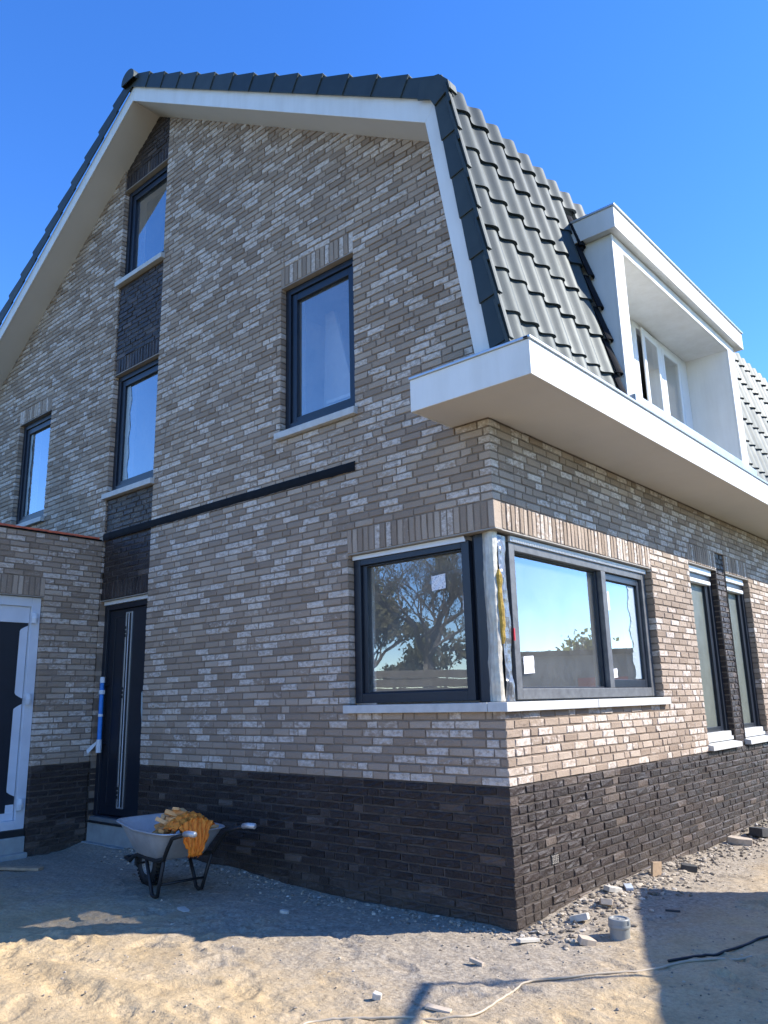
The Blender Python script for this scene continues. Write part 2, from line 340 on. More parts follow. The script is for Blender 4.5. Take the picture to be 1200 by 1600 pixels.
S_DARK = [(-20, 20, -.6, ZP), (4.655, 4.987, ZP, 49*C)]
gable = core('gable_wall', GAB, -9.3, -.008, -.5, 9.0, G_OPEN, G_DARK, house, gkeep)
side = core('side_wall', SID, .008, 10.0, -.5, 3.7, S_OPEN, S_DARK, house)
gwall = core('garage_wall', GAR, -4.0, -.01, -.5, 3.37, K_OPEN, [(-20, 20, -.6, ZP)], garage, thick=.3)

# ------------------------------------------------------------------ bricks
def chunk(L_, H_, Dp, seed, j=.0022, ch=.004, nx=1, nz=1):
    """one brick in local axes: x along the wall, y into the wall (front face at y=0), z up"""
    r = np.random.default_rng(seed); v = []; f = []
    def ring(ix, y): return [(ix, y, ix), (L_-ix, y, ix), (L_-ix, y, H_-ix), (ix, y, H_-ix)]
    v += ring(0, Dp); v += ring(0, ch); xs = np.linspace(ch, L_-ch, nx+1); zs = np.linspace(ch, H_-ch, nz+1)
    for z in zs:
        for x in xs: v.append((x, 0, z))
    v = np.array(v, float); v[4:] += r.normal(0, j, (len(v)-4, 3))*np.array([.8, .8, .8])
    for k in range(4): f.append((k, (k+1) % 4, 4+(k+1) % 4, 4+k))
    g = lambda i, k: 8+k*(nx+1)+i
    f.append((4, 5, *[g(i, 0) for i in range(nx, -1, -1)])); f.append((6, 7, *[g(i, nz) for i in range(0, nx+1)]))
    f.append((5, 6, *[g(nx, k) for k in range(nz, -1, -1)])); f.append((7, 4, *[g(0, k) for k in range(0, nz+1)]))
    for k in range(nz):
        for i in range(nx): f.append((g(i, k), g(i+1, k), g(i+1, k+1), g(i, k+1)))
    return v, f
VAR = {}
def variant(kind, dark, k):
    key = (kind, dark, k)
    if key not in VAR:
        Lb = {'s': .20, 'h': .096, 'v': .05}[kind]; Hb = .20 if kind == 'v' else BH
        v, f = chunk(Lb, Hb, .10, hash((k, dark, len(kind)*7+ord(kind))) % 99991, .0028 if dark else .0019, .005 if dark else .004, 3 if kind == 's' else 2, 2)
        me = D.meshes.new('brick'); me.from_pydata(v.tolist(), [], f); me.materials.append(DARK if dark else PALE); me.update(); VAR[key] = me
    return VAR[key]
def split(u0, u1, z, z1, opens, cuts, row):
    iv = [(u0, u1)]
    for o in opens:
        if z1 > o[2]+.004 and z < o[3]-.004:
            n = []
            for a, b in iv:
                if o[1] <= a or o[0] >= b: n.append((a, b)); continue
                if o[0]-a > .03: n.append((a, o[0]))
                if b-o[1] > .03: n.append((o[1], b))
            iv = n
    for cpos, cz0, cz1, gap in cuts:
        if cz0 <= z+.02 <= cz1:
            n = []
            for a, b in iv:
                if a+.03 < cpos < b-.03: n += [(a, cpos-gap/2), (cpos+gap/2, b)]
                else: n.append((a, b))
            iv = n
    return iv
def courses(M, u0f, u1f, zr, opens, sold, cuts, isdark, keep, seed):
    rr = random.Random(seed); out = []; prev = []
    for i in range(*zr):
        z = i*C; js = []
        for a, b in split(u0f(i), u1f(i), z, z+BH, opens+[s[:4] for s in sold], cuts, i):
            x = a; first = True
            while x < b-.012:
                for _ in range(6):
                    Lb = rr.choices((.200, .096, .148), (.70, .24, .06))[0]
                    if first: Lb = rr.choice((.200, .096, .148))
                    if all(abs(x+Lb-p) > .035 for p in prev): break
                if b-(x+Lb) < .055: 
                    Lb = b-x if b-x < .26 else .12
                js.append(x+Lb)
                if keep is None or keep(x, z, x+Lb): out.append((x, z, Lb, BH, 1 if isdark(x+Lb/2, z+.02) else 0, 's' if Lb > .16 else 'h'))
                x += Lb+JT; first = False
        prev = js
    for (a, b, z0, z1, dk) in sold:
        n = round((b-a+JT)/(.05+JT)); p = (b-a+JT)/n
        for k in range(n):
            if keep is None or keep(a+k*p, z0, a+k*p): out.append((a+k*p, z0+.001, p-JT, z1-z0-JT, dk, 'v'))
    return out
GB = courses(GAB, lambda i: -9.2, lambda i: 0 if i % 2 == 0 else -.1115, (-4, 142), G_OPEN, G_SOLD, [(XA, ZL, 9, JT), (XB, ZL, 9, JT)],
             lambda u, z: z < ZP or (XA < u < XB), lambda a, z, b: min(roofz(a), roofz(b)) > z-.13 and (a > -5.6 or z > 3.1) and a < .12-(z-3.7)*.177, 3)
SB = courses(SID, lambda i: .1115 if i % 2 == 0 else 0, lambda i: 8.2, (-4, 57), S_OPEN+[(-.5, .1, ZL, 46*C)], S_SOLD, [(.312, -1, 9, .007), (4.655, ZP, 49*C, JT), (4.987, ZP, 49*C, JT)],
             lambda u, z: z < ZP or (4.655 < u < 4.987 and z < 49*C), None, 5)
KB = courses(GAR, lambda i: -3.2, lambda i: -.006, (-4, 54), K_OPEN, K_SOLD, [], lambda u, z: z < ZP, None, 9)
# leave a hole in the plinth for the air brick
VU, VZ = .538, 5*C
SB = [b for b in SB if not (abs(b[1]-VZ) < .01 and b[0] < VU+.055 and b[0]+b[2] > VU-.055)]
def side_fill():
    iv = [(b[0], b[0]+b[2]) for b in courses(SID, lambda i: 0, lambda i: 1, (5, 6), [], [], [(.312, -1, 9, .007)], lambda u, z: True, None, 2)]
    return [(.318, VZ, VU-.05-JT-.318, BH, 1, 's'), (VU+.05+JT, VZ, .13, BH, 1, 'h')]
SB = [b for b in SB if not (abs(b[1]-VZ) < .01 and .316 < b[0] < .72)]+side_fill()+[(VU+.18+2*JT, VZ, .10, BH, 1, 'h')]
BIN = {'house': []}
def place(bricks, M, outx, wall, rz, org, thing):
    for b in bricks:
        u, z, Lb, Hb, dk, kd = b; p = M(u+Lb/2, 0, z+Hb/2); q = project(p); score = 0
        if q and -40 < q[0] < 1240 and -40 < q[1] < 1640:
            d = (Vector(p)-CAMP); n = Vector(outx); score = max(0, -d.normalized().dot(n))*Lb*Hb/d.length_squared
        BIN.setdefault(thing, []).append((score, b, M, wall, rz, org))
place(GB, GAB, (0, -1, 0), gable, 0, None, 'house'); place(SB, SID, (1, 0, 0), side, R(90), None, 'house'); place(KB, GAR, (1, 0, 0), gwall, R(90), garage, 'garage')
def emit(thing):
    lst = sorted(BIN[thing], key=lambda t: -t[0]); cnt = {}; rest = {}
    for score, (u, z, Lb, Hb, dk, kd), M, wall, rz, org in lst:
        nm = 'soldier_brick' if kd == 'v' else ('dark_brick' if dk else 'brick')
        rec = .02 if dk and z > ZP-.01 else 0
        jd = random.gauss(0, .0018 if dk else .0013)
        if score > 0 and cnt.get(nm, 0) < 296:
            cnt[nm] = cnt.get(nm, 0)+1; o = D.objects.new(nm, variant(kd, dk, random.randrange(6))); COL.objects.link(o); o.parent = wall
            base = {'s': .20, 'h': .096, 'v': .05}[kd]; hb = .20 if kd == 'v' else BH
            o.scale = (Lb/base, 1, Hb/hb); o.location = Vector(M(u, rec+jd, z)); o.rotation_euler = (random.gauss(0, .004), random.gauss(0, .003), rz)
        else: rest.setdefault((wall.name, dk), []).append((u, rec+jd, z, Lb, Hb, M, wall))
    for (wn, dk), bl in rest.items():
        V = []; F = []; nb = 0
        for k, (u, w, z, Lb, Hb, M, wall) in enumerate(bl):
            v, f = chunk(Lb, Hb, .10, k % 400, .0024 if dk else .0017, .004); c, s_ = (1, 0)
            for p in v: V.append(M(u+p[0], w+p[1], z+p[2]))
            F += [tuple(i+nb for i in q) for q in f]; nb += len(v)
        me = D.meshes.new('brickwork'); me.from_pydata(V, [], F); me.materials.append(DARK if dk else PALE); me.update()
        o = D.objects.new('dark_brickwork' if dk else 'brickwork', me); COL.objects.link(o); o.parent = bl[0][6]; o['kind'] = 'stuff'
emit('house'); emit('garage')
# air brick in the plinth
b = MB(); b.box(VU-.05, VU+.05, .004, .09, VZ-.004, VZ+.062, 0, SID); vt = b.build('air_brick', BLACK, side)
b = MB()
for k in range(5):
    for c_ in range(4): b.box(VU-.045+c_*.0235+(k % 2)*.004, VU-.045+c_*.0235+.015, -.004, .006, VZ+.002+k*.0115, VZ+.0085+k*.0115, 0, SID)
b.build('grille_bars', LINT, side)

# ------------------------------------------------------------------ windows
def bars(b, M, u0, u1, z0, z1, l, r, bt, tp, w0, w1):
    b.box(u0, u0+l, w0, w1, z0, z1, 0, M); b.box(u1-r, u1, w0, w1, z0, z1, 0, M)
    b.box(u0+l, u1-r, w0+.001, w1-.001, z0, z0+bt, 0, M); b.box(u0+l, u1-r, w0+.001, w1-.001, z1-tp, z1, 0, M)
def sill(M, u0, u1, z0, z1, parent, name='sill', cuts=()):
    e = [u0, *cuts, u1]
    for a, c in zip(e, e[1:]):
        b = MB(); a2, c2 = a+(.002 if a != u0 else 0), c-(.002 if c != u1 else 0)
        v = [(a2, -.05, z0), (c2, -.05, z0), (c2, .09, z0), (a2, .09, z0), (a2, -.05, z1-.012), (c2, -.05, z1-.012), (c2, .09, z1+.012), (a2, .09, z1+.012)]
        b.add([M(*p) for p in v], [(0, 3, 2, 1), (4, 5, 6, 7), (0, 1, 5, 4), (1, 2, 6, 5), (2, 3, 7, 6), (3, 0, 4, 7)]); b.build(name, CONC, parent, .004)
def pane(M, u0, u1, w, z0, z1, parent, m=None):
    b = MB(); b.box(u0, u1, w, w+.012, z0, z1, 0, M); return b.build('pane', m or GLASS, parent)
def lintel(M, u0, u1, z, parent, e=0):
    b = MB(); b.box(u0-.004, u1+.004, .006, .098, z-.012, z-.002, 0, M); b.build('lintel', LINT, parent)
def casement(M, u0, u1, z0, z1, parent, sill_z=None, topgap=0):
    b = MB(); bars(b, M, u0+.004, u1-.004, z0+.05, z1-.016, .068, .068, .05, .062, .066, .15); w = b.build('window', ANTH, parent, .003)
    b = MB(); bars(b, M, u0+.074, u1-.074, z0+.102, z1-.08, .066, .066, .05, .075, .088, .155); b.build('sash', ANTH, w, .004)
    pane(M, u0+.136, u1-.136, .122, z0+.148, z1-.152, w); lintel(M, u0, u1, z1, w)
    if sill_z: sill(M, u0-.03, u1+.03, sill_z[0], sill_z[1], w)
    return w
def film(M, u0, u1, w, z0, z1, parent, seed, left=True):
    rr = random.Random(seed); n = 46; P = []
    ph = rr.random()*6
    for k in range(n):
        z = z0+(z1-z0)*k/(n-1); e = (u1-u0)*(.82+.12*math.sin(k*.5+ph)+.1*rr.random())
        P.append([M(u0, w, z), M(u0+e*.5, w-.002, z), M(u0+e, w-.001-.004*rr.random(), z)])
    b = MB(); b.grid(P); b.build('protective_film', FILM, parent, solid=.0008, fix=False)
def paper(M, u, z, w, wd, ht, parent):
    b = MB(); P = [[M(u+wd*i/3, w-.003-(.004 if (i+k) % 2 else 0), z+ht*k/3+.01*i/3) for k in range(4)] for i in range(4)]; b.grid(P); b.build('paper_notice', PAPER, parent, solid=.001)
w2 = casement(GAB, -2.342, -1.361, 3.945, ZU, house, (3.877, 3.952)); w2['label'] = 'upper gable window with blue sky reflection and concrete sill'
s2 = casement(GAB, XA, XB, 3.945, ZU, house, (3.877, 3.952)); film(GAB, XA+.14, XA+.25, .119, 4.09, 5.31, s2, 4)
s3 = casement(GAB, XA, XB, 6.755, ZA, house, (6.690, 6.765))
w1 = casement(GAB, -8.02, -7.063, 3.945, ZU, house, (3.877, 3.952)); film(GAB, -8.02+.14, -7.80, .119, 4.09, 5.31, w1, 6)
# things seen through the upper window: a papered radiator and boxes on the inner sill
pk = empty('package', (-1.72, .42, 3.9), label='white slatted packaging stacked behind the upper gable window', cat='package'); pk['local'] = 1
for k in range(5): MB().box(-.42, .30, 0, .10, .20+k*.05, .235+k*.05).build('slat', UPVC, pk, .004)
MB().box(.02, .30, -.03, .13, .10, .44).build('carton', PLASTER, pk, .004); MB().box(-.45, .32, -.02, .12, .0, .18).build('carton', UPVC, pk, .004)
pb = MB().prism([(-2.28, 3.9), (-1.72, 3.9), (-2.12, 5.35), (-2.24, 5.35)], 'y', .52, .56).build('plasterboard', PLASTER); tag(pb, 'pale tapered board leaning behind the upper gable window', 'board')
# corner window, gable leaf
b = MB(); bars(b, GAB, -1.468, -.285, 1.44, 2.615, .075, .07, .075, .055, .068, .15); cg = b.build('window', ANTH, house, .004); cg['label'] = 'corner window leaf in the gable reflecting a bare tree'
b = MB(); bars(b, GAB, -1.392, -.356, 1.516, 2.559, .05, .012, .012, .012, .095, .152); b.build('glazing_bead', ANTH, cg, .003)
pane(GAB, -1.345, -.365, .13, 1.527, 2.549, cg); lintel(GAB, -1.474, 0, ZL, cg)
b = MB(); b.add([GAB(*p) for p in [(-1.466, .052, 2.612), (-.30, .052, 2.606), (-.30, .064, 2.606), (-1.466, .064, 2.612), (-1.466, .052, 2.645), (-.315, .052, 2.648), (-.315, .064, 2.648), (-1.466, .064, 2.645)]], [(0, 3, 2, 1), (4, 5, 6, 7), (0, 1, 5, 4), (1, 2, 6, 5), (2, 3, 7, 6), (3, 0, 4, 7)]); b.build('flashing_strip', GRILLE, cg)
paper(GAB, -.685, 2.275, .126, .135, .115, cg); paper(GAB, -.395, 2.10, .126, .03, .11, cg)
# corner window, side leaf
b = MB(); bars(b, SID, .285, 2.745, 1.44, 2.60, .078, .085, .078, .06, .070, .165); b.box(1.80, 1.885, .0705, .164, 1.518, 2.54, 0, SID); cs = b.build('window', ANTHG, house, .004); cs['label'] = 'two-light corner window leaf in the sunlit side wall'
b = MB(); bars(b, SID, .363, 1.80, 1.518, 2.54, .012, .03, .012, .012, .115, .168); b.build('glazing_bead', ANTH, cs, .002)
pane(SID, .375, 1.77, .142, 1.53, 2.528, cs)
b = MB(); bars(b, SID, 1.888, 2.657, 1.521, 2.537, .05, .06, .07, .06, .098, .168); b.build('sash', ANTH, cs, .004)
pane(SID, 1.936, 2.60, .13, 1.588, 2.48, cs); lintel(SID, .10, 2.758, ZL, cs)
film(SID, 2.60, 2.42, .127, 1.60, 2.47, cs, 12)
b = MB(); b.box(.285, 2.745, .052, .075, 2.602, 2.645, 0, SID); tv = b.build('vent_grille', GRILLE, cs, .003)
b = MB()
for k in range(96): b.box(.31+k*.025, .322+k*.025, .046, .0525, 2.609, 2.626, 0, SID)
b.build('vent_slots', WHITE, cs)
paper(SID, .50, 1.625, .138, .15, .13, cs); paper(SID, 1.95, 2.20, .125, .075, .17, cs); paper(SID, 1.96, 1.60, .125, .10, .08, cs)
# L-shaped concrete sill of the corner window
b = MB(); b.prism([(-1.50, -.05), (-.115, -.05), (-.115, .09), (-1.50, .09)], 'z', 1.363, 1.425); b.build('sill', CONC, cg, .004)
b = MB(); b.prism([(-.111, -.05), (.05, -.05), (.05, 1.30), (-.09, 1.30), (-.09, .09), (-.111, .09)], 'z', 1.362, 1.426); b.build('sill', CONC, cs, .004)
b = MB(); b.prism([(-.09, 1.304), (.05, 1.304), (.05, 2.79), (-.09, 2.79)], 'z', 1.362, 1.427); b.build('sill', CONC, cs, .004)
# corner post with foil, foam and boards
b = MB(); b.box(-.25, -.10, .085, .16, 1.43, 2.65); b.box(-.165, -.10, .16, .25, 1.43, 2.65); b.box(-.285, -.25, .115, .15, 1.43, 2.65); cp = b.build('corner_post', ANTH, house, .004); cp['label'] = 'corner post half wrapped in crumpled silver and grey foil'
def foil(path, z0, z1, seed, amp, m, name, low=0, cell=.09):
    pv = [Vector((*p, 0)) for p in path]; ln = [0]
    for p, q in zip(pv, pv[1:]): ln.append(ln[-1]+(q-p).length)
    nu, nz_f = 26, 120; us = np.linspace(0, ln[-1], nu); zs = np.linspace(z0, z1, nz_f)
    cx_ = np.interp(us, ln, [p.x for p in pv]); cy_ = np.interp(us, ln, [p.y for p in pv])
    tx_ = np.gradient(cx_); ty_ = np.gradient(cy_); tn = np.hypot(tx_, ty_); ox, oy = ty_/tn, -tx_/tn
    U, Z = np.meshgrid(us, zs, indexing='ij')
    def ridge(sc, sd): return .5-np.abs(vnoise(U*sc+3, Z*.55*sc+sd, cell, seed+sd))*2
    h = amp*(ridge(1, 1)+.5*ridge(2.3, 2)+.25*ridge(4.6, 3))*(1+low*np.clip((z0+.35-Z)/.35, 0, 1))
    h += .6*amp*np.sin((Z-z0)*9+U*20)
    P = [[(cx_[i]+ox[i]*h[i, k], cy_[i]+oy[i]*h[i, k], zs[k]) for k in range(nz_f)] for i in range(nu)]
    b = MB(); b.grid(P); return b.build(name, m, cp, solid=.0012, fix=False)
foil([(-.165, .082), (-.130, .060), (-.095, .052), (-.070, .062), (-.062, .09), (-.066, .112)], 1.43, 2.65, 5, .007, FOILW, 'silver_foil', .6)
foil([(-.064, .122), (-.054, .15), (-.058, .185), (-.068, .215), (-.078, .245)], 1.43, 2.63, 8, .009, FOILG, 'grey_foil', 1.6)
b = MB(); rr = random.Random(3)
pts = [(-.058+rr.gauss(0, .003), .112+rr.gauss(0, .004), 1.83+.045*k) for k in range(13)]; b.tube(pts, [.008]+[.017+rr.random()*.01 for _ in range(11)]+[.005], 7); b.build('foam_seal', FOAM, cp)
b = MB(); b.box(.268, .280, .055, .066, 1.86, 1.95, 0, SID); b.build('red_spacer', REDP, cp)
# narrow side windows
for (u0, u1), lab in (((3.786, 4.655), 'narrow tall side window nearer the corner'), ((4.987, 5.814), 'narrow tall side window farther from the corner')):
    b = MB(); bars(b, SID, u0+.004, u1-.004, .99, ZN-.09, .06, .07, .05, .05, .075, .17); w = b.build('window', ANTH, house, .003); w['label'] = lab
    b = MB(); b.box(u0+.01, u1-.06, .048, .12, ZN-.085, ZN-.016, 0, SID); b.build('vent_grille', GRILLE, w, .006)
    b = MB(); bars(b, SID, u0+.066, u1-.076, 1.045, ZN-.145, .06, .085, .05, .02, .10, .172); b.build('sash', ANTH, w, .003)
    b = MB(); b.box(u0+.02, u1-.10, .05, .125, ZN-.195, ZN-.15, 0, SID); b.build('drip_bar', GRILLE, w, .008)
    pane(SID, u0+.12, u1-.158, .135, 1.09, ZN-.18, w); film(SID, u0+.125, u0+.30, .131, 1.10, ZN-.2, w, int(u0*10)); MB().box(u0+.121, u1-.16, .1325, .1335, 1.092, ZN-.181, 0, SID).build('dust_film', FILM2, w)
    MB().box(u0+.08, u1-.08, .36, .37, .95, ZN, 0, SID).build('inner_blind', PLASTER, w)
    lintel(SID, u0, u1, ZN, w); sill(SID, u0-.02, u1+.012, .879, .94, w)
    b = MB(); b.box(u0+.006, u1-.006, .03, .09, .953, .992, 0, SID); b.box(u0+.02, u1-.02, .045, .11, .993, 1.045, 0, SID); b.build('threshold_step', CONC, w, .004)

# ------------------------------------------------------------------ front door
b = MB(); bars(b, GAB, XA+.006, XB-.006, .30, 2.605, .07, .06, .02, .06, .068, .16); dr = b.build('front_door', ANTH, house, .004); dr['label'] = 'black front door with a narrow glass strip'
b = MB(); b.box(XA+.08, XB-.07, .10, .15, .325, 2.54, 0, GAB); b.build('door_leaf', ANTH, dr, .003)
b = MB(); bars(b, GAB, XA+.20, -5.06, .42, 2.46, .012, .012, .012, .012, .092, .101); b.build('panel_moulding', ANTH, dr, .002)
b = MB(); bars(b, GAB, -5.035, -4.905, .40, 2.50, .022, .016, .015, .015, .088, .101); b.build('glass_strip_frame', ALU, dr, .002)
b = MB(); b.box(-5.013, -4.921, .094, .102, .415, 2.485, 0, GAB); b.build('glass_strip', BLACK, dr)
b = MB(); b.box(-4.975, -4.967, .087, .095, .415, 2.485, 0, GAB); b.build('spacer_bar', GRILLE, dr)
for z in (2.22, 1.55, .50):
    b = MB()
    for k in range(3): b.box(-5.036, -5.012, .083, .089, z+k*.045, z+k*.045+.03, 0, GAB)
    b.build('hinge_clip', BLACK, dr)
b = MB(); b.box(XA+.02, XB-.01, .045, .085, 2.607, 2.648, 0, GAB); b.build('flashing_strip', GRILLE, dr, .002); lintel(GAB, XA, XB, ZL, dr)
b = MB(); b.tube([(-5.335, .02, 1.00), (-5.338, .02, 1.4), (-5.342, .02, 1.77)], .024, 10); b.build('handle_bar', BLUEP, dr)
for z0, z1, r in ((.97, 1.11, .031), (1.60, 1.645, .034), (1.355, 1.385, .028), (1.725, 1.79, .029)):
    b = MB(); b.tube([(-5.336, .02, z0), (-5.338, .02, (z0+z1)/2), (-5.338, .021, z1)], [r*.96, r, r*.9], 10); b.build('tape_wrap', TAPE, dr)
b = MB(); b.grid([[(-5.36, .0, 1.09), (-5.36, .0, 1.06)], [(-5.41, -.03, 1.05), (-5.40, -.02, 1.01)], [(-5.455, -.06, 1.00), (-5.44, -.05, .96)]]); b.build('loose_tape', TAPE, dr, solid=.002)
b = MB(); b.tube([(-5.337, .02, 1.06), (-5.337, .10, 1.06)], .012, 8); b.tube([(-5.337, .02, 1.70), (-5.337, .10, 1.70)], .012, 8); b.build('handle_mount', BLACK, dr)
b = MB(); b.grid([[(-4.60, .06, 1.60), (-4.58, .06, 1.62)], [(-4.56, .04, 1.42), (-4.535, .05, 1.45)], [(-4.53, .045, 1.2), (-4.50, .05, 1.2)], [(-4.51, .05, 1.02), (-4.495, .05, 1.0)]]); b.build('torn_film', FILM, dr, solid=.001)
b = MB(); b.box(XA+.012, XB-.006, .02, .10, .262, .302); b.build('threshold', ALU, dr, .004)
b = MB(); b.box(XA+.01, XB-.004, .0, .30, -.3, .245); b.box(XA+.012, XB+.004, -.06, .02, -.3, .055); b.build('door_step', CONCD, dr, .008)
b = MB(); b.box(XA+.013, XB-.007, -.012, .09, .246, .261); b.build('step_edge', BLACK, dr, .003)

# ------------------------------------------------------------------ flashing slot across the gable
P = []
rr = random.Random(11); n = 60
for k in range(n+1):
    x = -5.46+(5.46-1.366)*k/n; P.append([(x, -.004, 3.372+.006*rr.random()), (x, -.012, 3.40), (x, -.013, 3.44), (x, -.003, 3.458)])
b = MB(); b.grid(P); b.build('flashing', LEAD, house, solid=.004)
P = []
for k in range(n+1):
    x = -4.35+(4.35-1.9)*k/n; P.append([(x, -.003, 3.377), (x, -.002-.003*rr.random(), 3.372-.018*rr.random()**2*(1 if x < -2.6 else .5))])
b = MB(); b.grid(P); b.build('mortar_smear', MORTAR, house, solid=.003)

# ------------------------------------------------------------------ garage rest
b = MB(); b.box(GX-6, GX-.3, -4.0, -.02, 3.20, 3.36); b.box(GX-.30, GX+.012, -4.0, -.02, 3.372, 3.384); b.build('flat_roof', LEAD, garage)
b = MB()
P = [[(GX+.014+.004*rr.random(), -3.6+.06*k, 3.383+.004*rr.random()), (GX+.014, -3.6+.06*k, 3.403+.004*rr.random())] for k in range(60)]; b.grid(P); b.build('roof_edge_strip', REDTAPE, garage, solid=.012)
lw = {}
b = MB(); bars(b, GAR, -1.614, -.664, .255, ZL-.016, .10, .10, .09, .10, .055, .16); gd = b.build('garage_door', FILMW, garage, .004); gd['label'] = 'garage side door with film wrapped frame'
b = MB(); b.box(-1.512, -.768, .10, .15, .345, ZL-.12, 0, GAR); b.build('door_leaf', ANTH, gd)
b = MB()
for zz0, zz1 in ((.40, .50), (.58, 1.51), (1.57, 2.34)):
    P = []
    for k in range(41):
        t = k/40; z = zz0+(zz1-zz0)*t; e = .085 if zz1-zz0 < .2 else .085-.08*max(0, 1-min(z-zz0, zz1-z)/.05)**1.3
        P.append([GAR(-.772, .094, z), GAR(-.772-e*.5, .092+.002*rr.random(), z), GAR(-.772-e, .094, z)])
    b.grid(P)
b.build('peeling_film', FILMW, gd, solid=.001)
b = MB(); b.box(-1.512, -.768, .085, .099, 2.37, 2.545, 0, GAR); b.build('film_header', FILMW, gd, .003)
b = MB(); b.box(-1.51, -.77, .088, .099, .346, .42, 0, GAR); b.build('film_footer', FILMW, gd, .003)
for z in (2.42, 1.56, .50):
    b = MB(); b.tube([GAR(-.735, .035, z-.055), GAR(-.735, .03, z), GAR(-.735, .035, z+.055)], [.03, .038, .03], 10); b.build('wrapped_hinge', TAPE, gd)
b = MB(); b.box(-1.62, -.664, .02, .14, .19, .253, 0, GAR); b.build('threshold', BLACK, gd, .004)
b = MB(); b.box(-1.615, -.668, .0, .30, -.3, .188, 0, GAR); b.box(-1.625, -.655, -.055, .02, -.3, .035, 0, GAR); b.build('door_step', CONCD, gd, .008)
lintel(GAR, -1.62, -.66, ZL, gd)
for z in (2.30, 1.53, .56):
    pass

# ------------------------------------------------------------------ interior shell (floors, partitions)
b = MB(); b.box(-9.3, -.36, .36, 9.8, -.2, .02); b.build('ground_floor', SCREED, house)
b = MB(); b.box(-9.3, -.35, .35, 9.8, 3.05, 3.30); b.build('first_floor', PLASTER, house)
b = MB(); b.box(-9.3, -.3, .35, 9.8, 5.95, 6.15); b.build('attic_floor', PLASTER, house)
b = MB(); b.box(-4.35, -4.25, .35, 9.8, .02, 3.05); b.box(-4.25, -.35, 3.3, 3.4, .02, 3.05); b.build('partition', PLASTER, house)
b = MB(); b.box(-3.4, -3.3, .35, 5, 3.3, 5.95); b.box(-6.2, -6.1, .35, 5, 3.3, 5.95); b.box(-9.3, -.3, 2.9, 3.0, 3.3, 5.95); b.build('partition', PLASTER, house)
b = MB(); b.box(-9.5, -9.3, .0, 10, -.5, 6.2); b.box(-9.5, 0, 9.8, 10, -.5, 6.2); b.build('rear_wall', MORTAR, house)

# ------------------------------------------------------------------ roof
UPX, UPZ = .063, 6.13                     # knee on the tile surface
SDX, SDZ = .41, -2.32; SLN = math.hypot(SDX, SDZ); tx, tz = SDX/SLN, SDZ/SLN; nx_, nz_ = -tz, tx
def steep(s, h): return (UPX+tx*s+nx_*h, UPZ+tz*s+nz_*h)     # s down the slope, h outward
mir = lambda p: (2*AX-p[0], p[1])
outer = [(AX, 9.10), (-.02, 6.10), steep(2.42, -.05)]; inner = [steep(2.42, -.17), (-.155, 6.045), (AX, 8.935)]
prof = outer+inner+[mir(p) for p in inner[:-1][::-1]]+[mir(p) for p in outer[1:][::-1]]
b = MB(); b.prism(prof, 'y', -.345, 1.44); b.prism(prof, 'y', 4.67, 10.0); b.prism([p for i, p in enumerate(prof) if i not in (2, 3)], 'y', 1.44, 4.67); roof = b.build('roof', TILE, house); roof['label'] = 'mansard roof with anthracite tiles and white verge boards'
# soffit boards
bi = [(AX, 8.86), (-.205, 5.965), (.165, 3.74)]; bo = [(AX, 9.07), (-.091, 6.115), (.325, 3.74)]
for sgn in (0, 1):
    q = (lambda p: p) if not sgn else mir
    for (i0, i1, o0, o1) in ((bi[0], bi[1], bo[0], bo[1]), (bi[1], bi[2], bo[1], bo[2])):
        b = MB(); b.prism([q(p) for p in (i0, i1, o1, o0)], 'y', -.362, -.346); b.build('verge_board', WHITE, roof, .003)
    b = MB(); sw = [(AX, 8.873), (-.215, 5.99)]; e = .025
    b.prism([q(p) for p in ((AX, 8.862), (-.20, 5.975), (-.20, 6.0), (AX, 8.89))], 'y', -.345, .06); b.build('soffit_board', SOFF, roof)
    b = MB(); b.prism([q(p) for p in ((-.20, 5.97), (.17, 3.76), (.20, 3.76), (-.17, 5.97))], 'y', -.345, .06); b.build('soffit_board', SOFF, roof)
# verge tiles on the slopes
def verge(p0, d, nrm, length, parent, mirror=False, wid=.15, lift=.032):
    """p0: upper end on the board top line, d: unit down-slope, nrm: unit outward"""
    q = mir if mirror else (lambda p: p); e = lambda s, h: q((p0[0]+d[0]*s+nrm[0]*h, p0[1]+d[1]*s+nrm[1]*h))
    b = MB(); lo = lift; yu, yl = -.391, -.404
    def hexa(A, yf, yb):
        v = [(*e(*p)[:1], y, e(*p)[1]) for p, y in zip(A, yf)]+[(*e(*p)[:1], y, e(*p)[1]) for p, y in zip(A, yb)]
        b.add(v, [(0, 1, 2, 3), (7, 6, 5, 4), (0, 4, 5, 1), (1, 5, 6, 2), (2, 6, 7, 3), (3, 7, 4, 0)])
    A = [(-.035, -.010), (length+.012, -.016), (length, wid+lo), (-.045, wid-.004)]
    hexa(A, (yu, yl, yl, yu), (yu+.016, yl+.016, yl+.016, yu+.016))
    A = [(-.045, wid-.020), (length-.001, wid+lo-.018), (length-.001, wid+lo-.001), (-.044, wid-.005)]
    hexa(A, (yu+.0165, yl+.0165, yl+.0165, yu+.0165), (-.345, -.345, -.345, -.345))
    b.build('verge_tile', TILE, parent, .004)
th = math.atan(.634); ud = (math.cos(th), -math.sin(th)); un = (math.sin(th), math.cos(th)); pit = .3815
Lt = math.hypot(bo[1][0]-bo[0][0], bo[1][1]-bo[0][1]); n = 14; pit = Lt/n
for mr in (False, True):
    for k in range(n): verge((bo[0][0]+ud[0]*pit*k, bo[0][1]+ud[1]*pit*k-.004), ud, un, pit, roof, mr)
for k in range(7):
    s0 = .04+k*.3785; p = steep(s0, -.152); verge((p[0], p[1]), (tx, tz), (nx_, nz_), .3785 if k < 6 else .10, roof, False, .140, .018)
